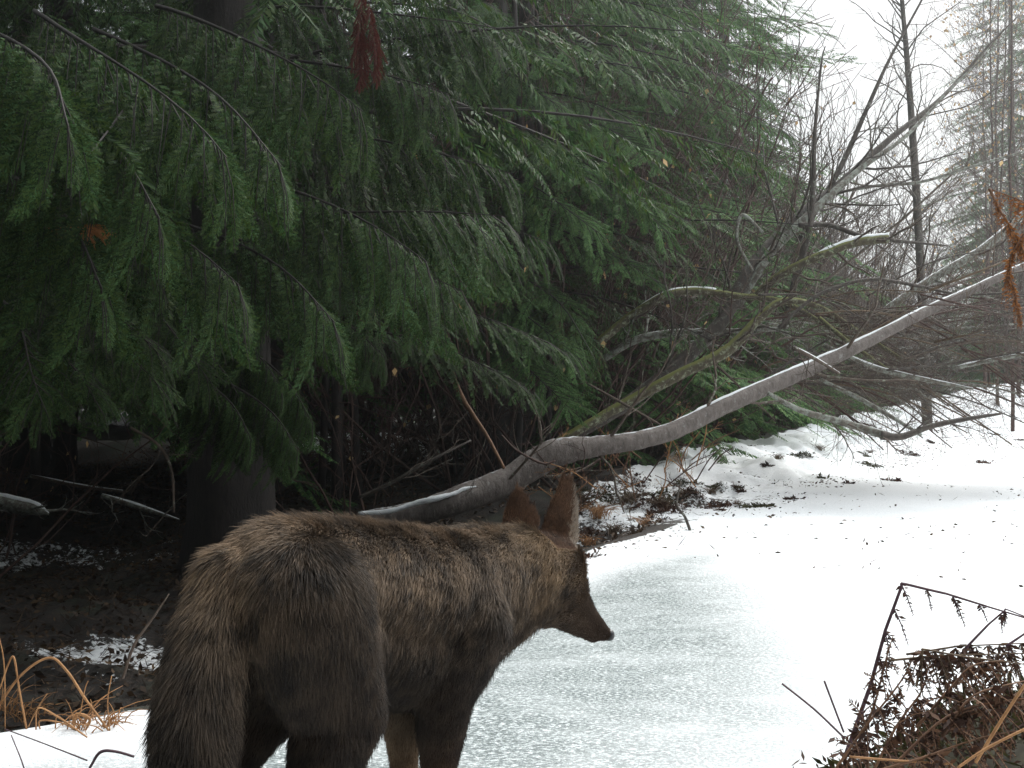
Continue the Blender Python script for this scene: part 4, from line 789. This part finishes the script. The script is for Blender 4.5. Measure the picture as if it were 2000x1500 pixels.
# ------------------------------------------------------------------ the coyote
def coyote():
    A = np.array
    hd = nrm(A([0.51, 0.86, 0.0])); dn = A([0, 0, -1.0])
    back = -hd
    bones = []   # a, ra, b, rb, flow, furlen, colour key
    def bone(a, ra, b, rb, flow, fl, ck): bones.append((A(a, float), ra+(.005 if ra > .03 and ck not in ('head', 'face', 'jaw', 'cheek', 'rump') else 0), A(b, float), rb+(.005 if rb > .03 and ck not in ('head', 'face', 'jaw', 'cheek', 'rump') else 0), nrm(A(flow, float)), fl, ck))
    pel = P(550, 1146, 1.53); lum = P(650, 1142, 1.65); rib = P(765, 1160, 1.78); che = P(870, 1168, 1.90); nkb = P(940, 1140, 1.98); nk = P(1015, 1115, 2.03); crn = P(1078, 1112, 2.08)
    fl = back*0.9+dn*0.45
    bone(pel, .088, lum, .094, fl, .045, 'back'); bone(lum, .094, rib, .104, fl, .042, 'back'); bone(rib, .104, che, .108, fl, .045, 'back')
    bone(che, .105, nkb, .098, fl, .05, 'mane'); bone(nkb, .094, nk, .078, fl, .048, 'nape'); bone(nk, .078, crn, .060, fl, .03, 'nape')
    bl = P(660, 1235, 1.67); rl = P(770, 1255, 1.80); cl = P(846, 1258, 1.90)
    bone(bl, .085, rl, .098, fl+dn*.6, .035, 'side'); bone(rl, .098, cl, .105, fl+dn*.6, .035, 'side'); bone(pel+A([0.03, 0.03, -.06]), .085, bl, .085, fl+dn*.6, .035, 'side')
    bone(cl, .092, P(922, 1192, 1.98), .088, fl+dn*.5, .04, 'side'); bone(P(922, 1192, 1.98), .088, P(1026, 1148, 2.05), .066, fl+dn*.4, .042, 'ruff')
    # head
    mz0 = P(1104, 1150, 2.10); mz1 = P(1148, 1205, 2.14); tip = P(1181, 1238, 2.16)
    hb = nrm(crn-tip)
    bone(crn, .058, mz0, .046, hb, .014, 'head'); bone(mz0, .037, mz1, .0225, hb, .011, 'face'); bone(mz1, .0225, tip, .0155, hb, .007, 'muzzle')
    jw0 = P(1080, 1176, 2.09); jw1 = P(1160, 1243, 2.15)
    bone(jw0, .042, jw1, .014, hb, .011, 'jaw'); bone(crn+A([-.012, .0, -.035]), .062, jw0+A([-.012, 0, .004]), .050, hb+dn*.7, .045, 'cheek')
    bone(crn+A([.012, .03, -.02]), .04, jw0+A([.01, .05, 0]), .035, hb, .015, 'cheek')
    # tail
    t0 = P(456, 1140, 1.48); t1 = P(424, 1228, 1.44); t2 = P(394, 1330, 1.40); t3_ = P(380, 1430, 1.38); t4 = P(372, 1580, 1.37); t5 = P(366, 1700, 1.37)
    bone(pel, .080, t0, .048, back+dn, .045, 'rump'); bone(t0, .046, t1, .042, t1-t0, .05, 'tailtop'); bone(t1, .044, t2, .042, t2-t1, .05, 'tail'); bone(t2, .042, t3_, .043, dn, .052, 'tail'); bone(t3_, .043, t4, .036, dn, .05, 'taildark'); bone(t4, .036, t5, .016, dn, .05, 'taildark')
    # legs
    def leg(pts, rs, fls, cks):
        for k in range(len(pts)-1): bone(pts[k], rs[k], pts[k+1], rs[k+1], nrm(A(pts[k+1])-A(pts[k]))+back*0.25, fls[k], cks[k])
    def gp(x, y, z): return A([x, y, gz(x, y)+z])
    leg([(-.29, 1.49, .50), (-.245, 1.545, .335), (-.275, 1.455, .185), gp(-.262, 1.47, .03), gp(-.225, 1.525, .018)], [.090, .060, .026, .020, .021], [.04, .026, .012, .008], ['thigh', 'shank', 'leg', 'leg'])
    leg([(-.335, 1.59, .46), (-.37, 1.60, .33), (-.455, 1.50, .19), gp(-.45, 1.51, .03), gp(-.42, 1.56, .018)], [.075, .056, .026, .020, .021], [.035, .022, .012, .008], ['thigh', 'shank', 'leg', 'leg'])
    leg([(-.085, 1.85, .40), (-.112, 1.80, .285), (-.122, 1.80, .135), gp(-.112, 1.81, .03), gp(-.085, 1.85, .016)], [.075, .043, .024, .020, .021], [.035, .018, .012, .008], ['side', 'fleg', 'leg', 'leg'])
    leg([(-.17, 1.93, .40), (-.192, 1.90, .285), (-.188, 1.91, .135), gp(-.18, 1.92, .03), gp(-.155, 1.96, .016)], [.07, .040, .024, .020, .021], [.03, .018, .012, .008], ['side', 'flegpale', 'leg', 'leg'])
    # rough surface: overlapping tapered pieces, fused by a voxel remesh into one skin
    mb = MB()
    for a, ra, b, rb, *_ in bones:
        d = b-a; L = np.linalg.norm(d); d = d/L
        ths = np.linspace(0, math.pi/2, 6)
        pa = [(a-d*ra*math.cos(t_), ra*math.sin(t_)+1e-5) for t_ in ths]; pb = [(b+d*rb*math.sin(t_), rb*math.cos(t_)+1e-5) for t_ in ths]
        allp = pa+pb; tube(mb, np.array([p_ for p_, _ in allp]), np.array([r_ for _, r_ in allp]), 20, True)
    ears = []
    def ear(b0, b1, tp, thick, fwd, pw=2.0, pe=0.85):
        b0, b1, tp = A(b0), A(b1), A(tp); c0 = (b0+b1)/2; wv = (b1-b0)/2; n = 12; pts = []; k = 16; vs = []
        for i_ in range(n):
            u = i_/(n-1); w_ = (1-u**pw)**pe*(1+0.15*math.sin(u*math.pi)); c = c0*(1-u)+tp*u+fwd*0.010*math.sin(u*math.pi)
            for j_ in range(k):
                th = 2*math.pi*j_/k; x_ = math.cos(th); y_ = math.sin(th)
                vs.append(c+wv*x_*max(w_, 0.06)+fwd*(thick*max(w_, 0.35)*y_+0.016*w_*x_*x_))
        vs = np.array(vs); i, j = np.meshgrid(np.arange(n-1), np.arange(k), indexing='ij')
        qd = np.stack([i*k+j, i*k+(j+1) % k, (i+1)*k+(j+1) % k, (i+1)*k+j], -1).reshape(-1, 4); cc = [(n*k, (j_+1) % k, j_) for j_ in range(k)]+[(n*k+1, (n-1)*k+j_, (n-1)*k+(j_+1) % k) for j_ in range(k)]
        mb.add(np.vstack([vs, c0[None], tp[None]]), qd, cc); ears.append((c0, tp, wv))
    fw = nrm(A([0.55, 0.80, 0.1]))
    ear(P(1038, 1066, 2.06), P(1124, 1070, 2.10), P(1110, 894, 2.09), 0.010, fw, 1.55, 0.95)
    ear(P(966, 1050, 2.14), P(1048, 1055, 2.17), P(1008, 938, 2.17), 0.011, fw, 1.7, 0.85)
    me = mb.mesh('rough', None); ob = link('rough', me)
    md = ob.modifiers.new('r', 'REMESH'); md.mode = 'VOXEL'; md.voxel_size = 0.0055; md.use_smooth_shade = True
    sm = ob.modifiers.new('s', 'SMOOTH'); sm.iterations = 9; sm.factor = 0.5
    dg = bpy.context.evaluated_depsgraph_get(); bme = bpy.data.meshes.new_from_object(ob.evaluated_get(dg)); bpy.data.objects.remove(ob); bme.name = 'coyote'
    origin = A([-.2, 1.7, gz(-.2, 1.7)])
    nv = len(bme.vertices); co = np.empty(nv*3); bme.vertices.foreach_get('co', co); co = co.reshape(-1, 3)
    no = np.empty(nv*3); bme.vertices.foreach_get('normal', no); no = no.reshape(-1, 3)
    # coat colours: real markings, with shade painted into the flank and upper legs
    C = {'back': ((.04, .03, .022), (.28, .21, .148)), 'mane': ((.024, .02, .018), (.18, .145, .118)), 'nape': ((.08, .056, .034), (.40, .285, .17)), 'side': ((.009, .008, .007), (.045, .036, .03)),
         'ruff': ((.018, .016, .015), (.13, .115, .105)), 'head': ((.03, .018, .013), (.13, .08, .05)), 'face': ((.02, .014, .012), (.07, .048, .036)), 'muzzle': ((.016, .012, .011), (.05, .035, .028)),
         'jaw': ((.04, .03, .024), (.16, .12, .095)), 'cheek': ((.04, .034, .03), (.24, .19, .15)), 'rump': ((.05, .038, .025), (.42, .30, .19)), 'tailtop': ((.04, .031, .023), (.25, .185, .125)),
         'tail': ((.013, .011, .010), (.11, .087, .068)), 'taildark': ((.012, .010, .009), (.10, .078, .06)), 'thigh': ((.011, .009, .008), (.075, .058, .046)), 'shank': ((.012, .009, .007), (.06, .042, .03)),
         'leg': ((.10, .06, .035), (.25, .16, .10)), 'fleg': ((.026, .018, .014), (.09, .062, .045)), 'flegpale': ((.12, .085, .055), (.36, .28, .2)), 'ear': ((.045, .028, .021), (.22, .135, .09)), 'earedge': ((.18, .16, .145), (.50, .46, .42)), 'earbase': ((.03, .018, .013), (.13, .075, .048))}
    keys = list(C); kd = {k_: n_ for n_, k_ in enumerate(keys)}; LO = A([C[k_][0] for k_ in keys]); HI = A([C[k_][1] for k_ in keys])
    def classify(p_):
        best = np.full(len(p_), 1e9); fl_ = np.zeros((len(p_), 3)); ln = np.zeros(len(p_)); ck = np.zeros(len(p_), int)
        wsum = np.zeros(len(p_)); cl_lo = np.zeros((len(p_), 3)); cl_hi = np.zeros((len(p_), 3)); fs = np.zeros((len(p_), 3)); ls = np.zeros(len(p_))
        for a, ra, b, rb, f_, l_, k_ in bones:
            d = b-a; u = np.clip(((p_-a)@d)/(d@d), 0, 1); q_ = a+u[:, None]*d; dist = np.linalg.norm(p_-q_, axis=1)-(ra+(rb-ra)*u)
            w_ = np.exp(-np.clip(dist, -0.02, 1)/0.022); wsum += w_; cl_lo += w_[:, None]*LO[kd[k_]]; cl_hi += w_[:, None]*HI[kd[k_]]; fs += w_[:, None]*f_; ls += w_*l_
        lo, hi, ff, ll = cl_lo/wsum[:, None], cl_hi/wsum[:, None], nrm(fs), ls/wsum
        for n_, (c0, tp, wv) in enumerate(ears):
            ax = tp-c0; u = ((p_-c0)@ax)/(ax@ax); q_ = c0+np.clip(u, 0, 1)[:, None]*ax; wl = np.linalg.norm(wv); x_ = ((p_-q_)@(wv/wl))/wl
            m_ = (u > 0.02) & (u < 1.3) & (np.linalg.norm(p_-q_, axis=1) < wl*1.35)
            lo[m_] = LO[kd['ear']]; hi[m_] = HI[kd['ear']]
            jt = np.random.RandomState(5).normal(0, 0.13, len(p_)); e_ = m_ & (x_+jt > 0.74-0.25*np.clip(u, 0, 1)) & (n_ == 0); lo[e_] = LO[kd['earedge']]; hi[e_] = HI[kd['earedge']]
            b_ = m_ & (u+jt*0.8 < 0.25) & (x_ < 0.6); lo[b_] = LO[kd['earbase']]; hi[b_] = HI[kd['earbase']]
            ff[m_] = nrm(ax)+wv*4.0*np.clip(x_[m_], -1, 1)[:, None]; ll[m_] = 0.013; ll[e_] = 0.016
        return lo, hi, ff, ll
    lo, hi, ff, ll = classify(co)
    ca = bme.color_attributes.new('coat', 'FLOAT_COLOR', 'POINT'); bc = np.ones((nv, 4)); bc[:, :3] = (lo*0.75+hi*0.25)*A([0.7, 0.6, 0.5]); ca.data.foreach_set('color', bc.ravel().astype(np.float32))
    def f_skin(nt, p, o):
        a = N(nt, 'ShaderNodeAttribute', attribute_name='coat'); nt.links.new(a.outputs['Color'], p.inputs['Base Color']); p.inputs['Roughness'].default_value = 0.9; p.inputs['Specular IOR Level'].default_value = 0.1; bump(nt, noise(nt, 160, 3, .7, pos(nt)), p, 0.4, 0.004)
    bme.materials.clear(); bme.materials.append(mat('coyote_skin', f_skin))
    bme.vertices.foreach_set('co', (co-origin).ravel().astype(np.float32)); bme.update()
    cb = link('coyote', bme); cb.location = tuple(origin)
    tag(cb, 'grey-brown coyote seen from behind, bushy tail hanging and head lowered towards the icy track', 'coyote')
    # fur: one strand object grown from the skin
    rng = np.random.RandomState(77)
    bme.calc_loop_triangles(); nt_ = len(bme.loop_triangles); tri = np.empty(nt_*3, np.int32); bme.loop_triangles.foreach_get('vertices', tri); tri = tri.reshape(-1, 3)
    ar = np.linalg.norm(np.cross(co[tri[:, 1]]-co[tri[:, 0]], co[tri[:, 2]]-co[tri[:, 0]]), axis=1); ar /= ar.sum()
    NS = 420000; ti = rng.choice(nt_, NS, p=ar); r1 = np.sqrt(rng.rand(NS))[:, None]; r2 = rng.rand(NS)[:, None]
    a, b, c = tri[ti].T; wa, wb, wc = 1-r1, r1*(1-r2), r1*r2
    p_ = co[a]*wa+co[b]*wb+co[c]*wc; n_ = nrm(no[a]*wa+no[b]*wb+no[c]*wc)
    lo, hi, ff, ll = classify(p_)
    nz = A([0.04, 0.025])
    tfl = ff-n_*np.sum(ff*n_, 1, keepdims=True); tfl = nrm(tfl)
    # tufts: noise-driven direction shared by neighbouring hairs
    cx = np.stack([vnoise(p_, 38, s_)-0.5 for s_ in (1, 2, 3)], -1)
    guard = rng.rand(NS) < 0.22; ln = np.where(ll < 0.016, 0.9, 0.68)*ll*rng.uniform(0.65, 1.0, NS)*np.where(guard, 1.25, 0.85)
    short = ll < 0.016
    lift = np.where(short, 0.30, 0.34)[:, None]
    d0 = nrm(n_*lift*1.4+tfl*1.0+cx*0.16+rng.normal(0, .20, (NS, 3)))
    d1 = nrm(d0*0.5+tfl*0.8+n_*0.10+A([0, 0, -.12])+cx*0.2)
    K = 5; pts = np.empty((NS, K, 3)); pts[:, 0] = p_-n_*0.002
    for k in range(1, K):
        f_ = (k-0.5)/(K-1); pts[:, k] = pts[:, k-1]+nrm(d0*(1-f_)+d1*f_)*(ln/(K-1))[:, None]
    mix = vnoise(p_*A([1, 1, 1.6]), 22, 11)*0.4+vnoise(p_, 60, 12)*0.6; mix = np.clip((mix-0.5)*1.7+0.5+rng.normal(0, .2, NS), 0, 1)
    streak = vnoise(p_+tfl*0.0, 13, 5); mix = np.clip(mix*(0.75+0.5*streak), 0, 1)
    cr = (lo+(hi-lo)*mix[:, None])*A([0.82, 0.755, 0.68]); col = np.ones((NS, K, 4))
    for k in range(K):
        u = k/(K-1); band = 0.75+0.55*math.exp(-((u-0.6)/0.25)**2)
        tipd = np.where(guard, 0.35 if u > 0.85 else 1.0, 1.0)
        col[:, k, :3] = cr*band*tipd[:, None]
    hc = bpy.data.hair_curves.new('fur'); hc.add_curves([K]*NS)
    hc.attributes['position'].data.foreach_set('vector', (pts-origin).reshape(-1).astype(np.float32))
    ra_ = hc.attributes.get('radius') or hc.attributes.new('radius', 'FLOAT', 'POINT')
    rv = np.tile(A([0.00034, 0.00034, 0.00030, 0.00022, 0.00008]), NS).reshape(NS, K)*np.where(short, 0.8, 1.0)[:, None]; ra_.data.foreach_set('value', rv.ravel().astype(np.float32))
    at = hc.attributes.new('coat', 'FLOAT_COLOR', 'POINT'); at.data.foreach_set('color', col.reshape(-1).astype(np.float32))
    def f_fur(nt, p, o):
        a = N(nt, 'ShaderNodeAttribute', attribute_name='coat'); nt.links.new(a.outputs['Color'], p.inputs['Base Color']); p.inputs['Roughness'].default_value = 0.6; p.inputs['Specular IOR Level'].default_value = 0.3
    hc.materials.append(mat('coyote_fur', f_fur)); link('fur', hc, cb)
    # nose, eye
    def blob(name, c, r, m_):
        mb = MB(); ths = np.linspace(0.02, math.pi-0.02, 12); d = nrm(tip-mz1)
        tube(mb, np.array([c+d*r*math.cos(t_)*-1 for t_ in ths]), np.array([r*0.95*math.sin(t_)+1e-5 for t_ in ths]), 16, True); mb.build(name, m_, cb, off=origin)
    def f_b(nt, p, o): p.inputs['Base Color'].default_value = (.012, .011, .012, 1); p.inputs['Roughness'].default_value = 0.3
    mbk = mat('black_skin', f_b)
    blob('nose', tip+nrm(tip-mz1)*0.010+A([.002, 0, .004]), 0.0125, mbk)
    ey = crn*0.42+mz0*0.58+A([.022, -.030, .012]); blob('eye', ey, 0.0075, mbk)
coyote()

# ------------------------------------------------------------------ haze
def haze():
    x0, x1, y0, y1, z0, z1 = -265, 265, -265, 265, -3.0, 26
    v_ = np.array([(x, y, z) for x in (x0, x1) for y in (y0, y1) for z in (z0, z1)], float)
    me = raw_mesh('haze', v_, np.array([(0, 1, 3, 2), (4, 6, 7, 5), (0, 4, 5, 1), (2, 3, 7, 6), (0, 2, 6, 4), (1, 5, 7, 3)]), np.zeros((0, 3), int), None, False)
    m = bpy.data.materials.new('haze'); m.use_nodes = True; nt = m.node_tree; nt.nodes.clear(); o = N(nt, 'ShaderNodeOutputMaterial'); p = N(nt, 'ShaderNodeVolumePrincipled')
    p.inputs['Color'].default_value = (0.93, 0.97, 1.0, 1); p.inputs['Density'].default_value = 0.0032; p.inputs['Anisotropy'].default_value = 0.75; nt.links.new(p.outputs[0], o.inputs['Volume']); me.materials.append(m)
    tag(link('haze', me), kind='stuff')
haze()
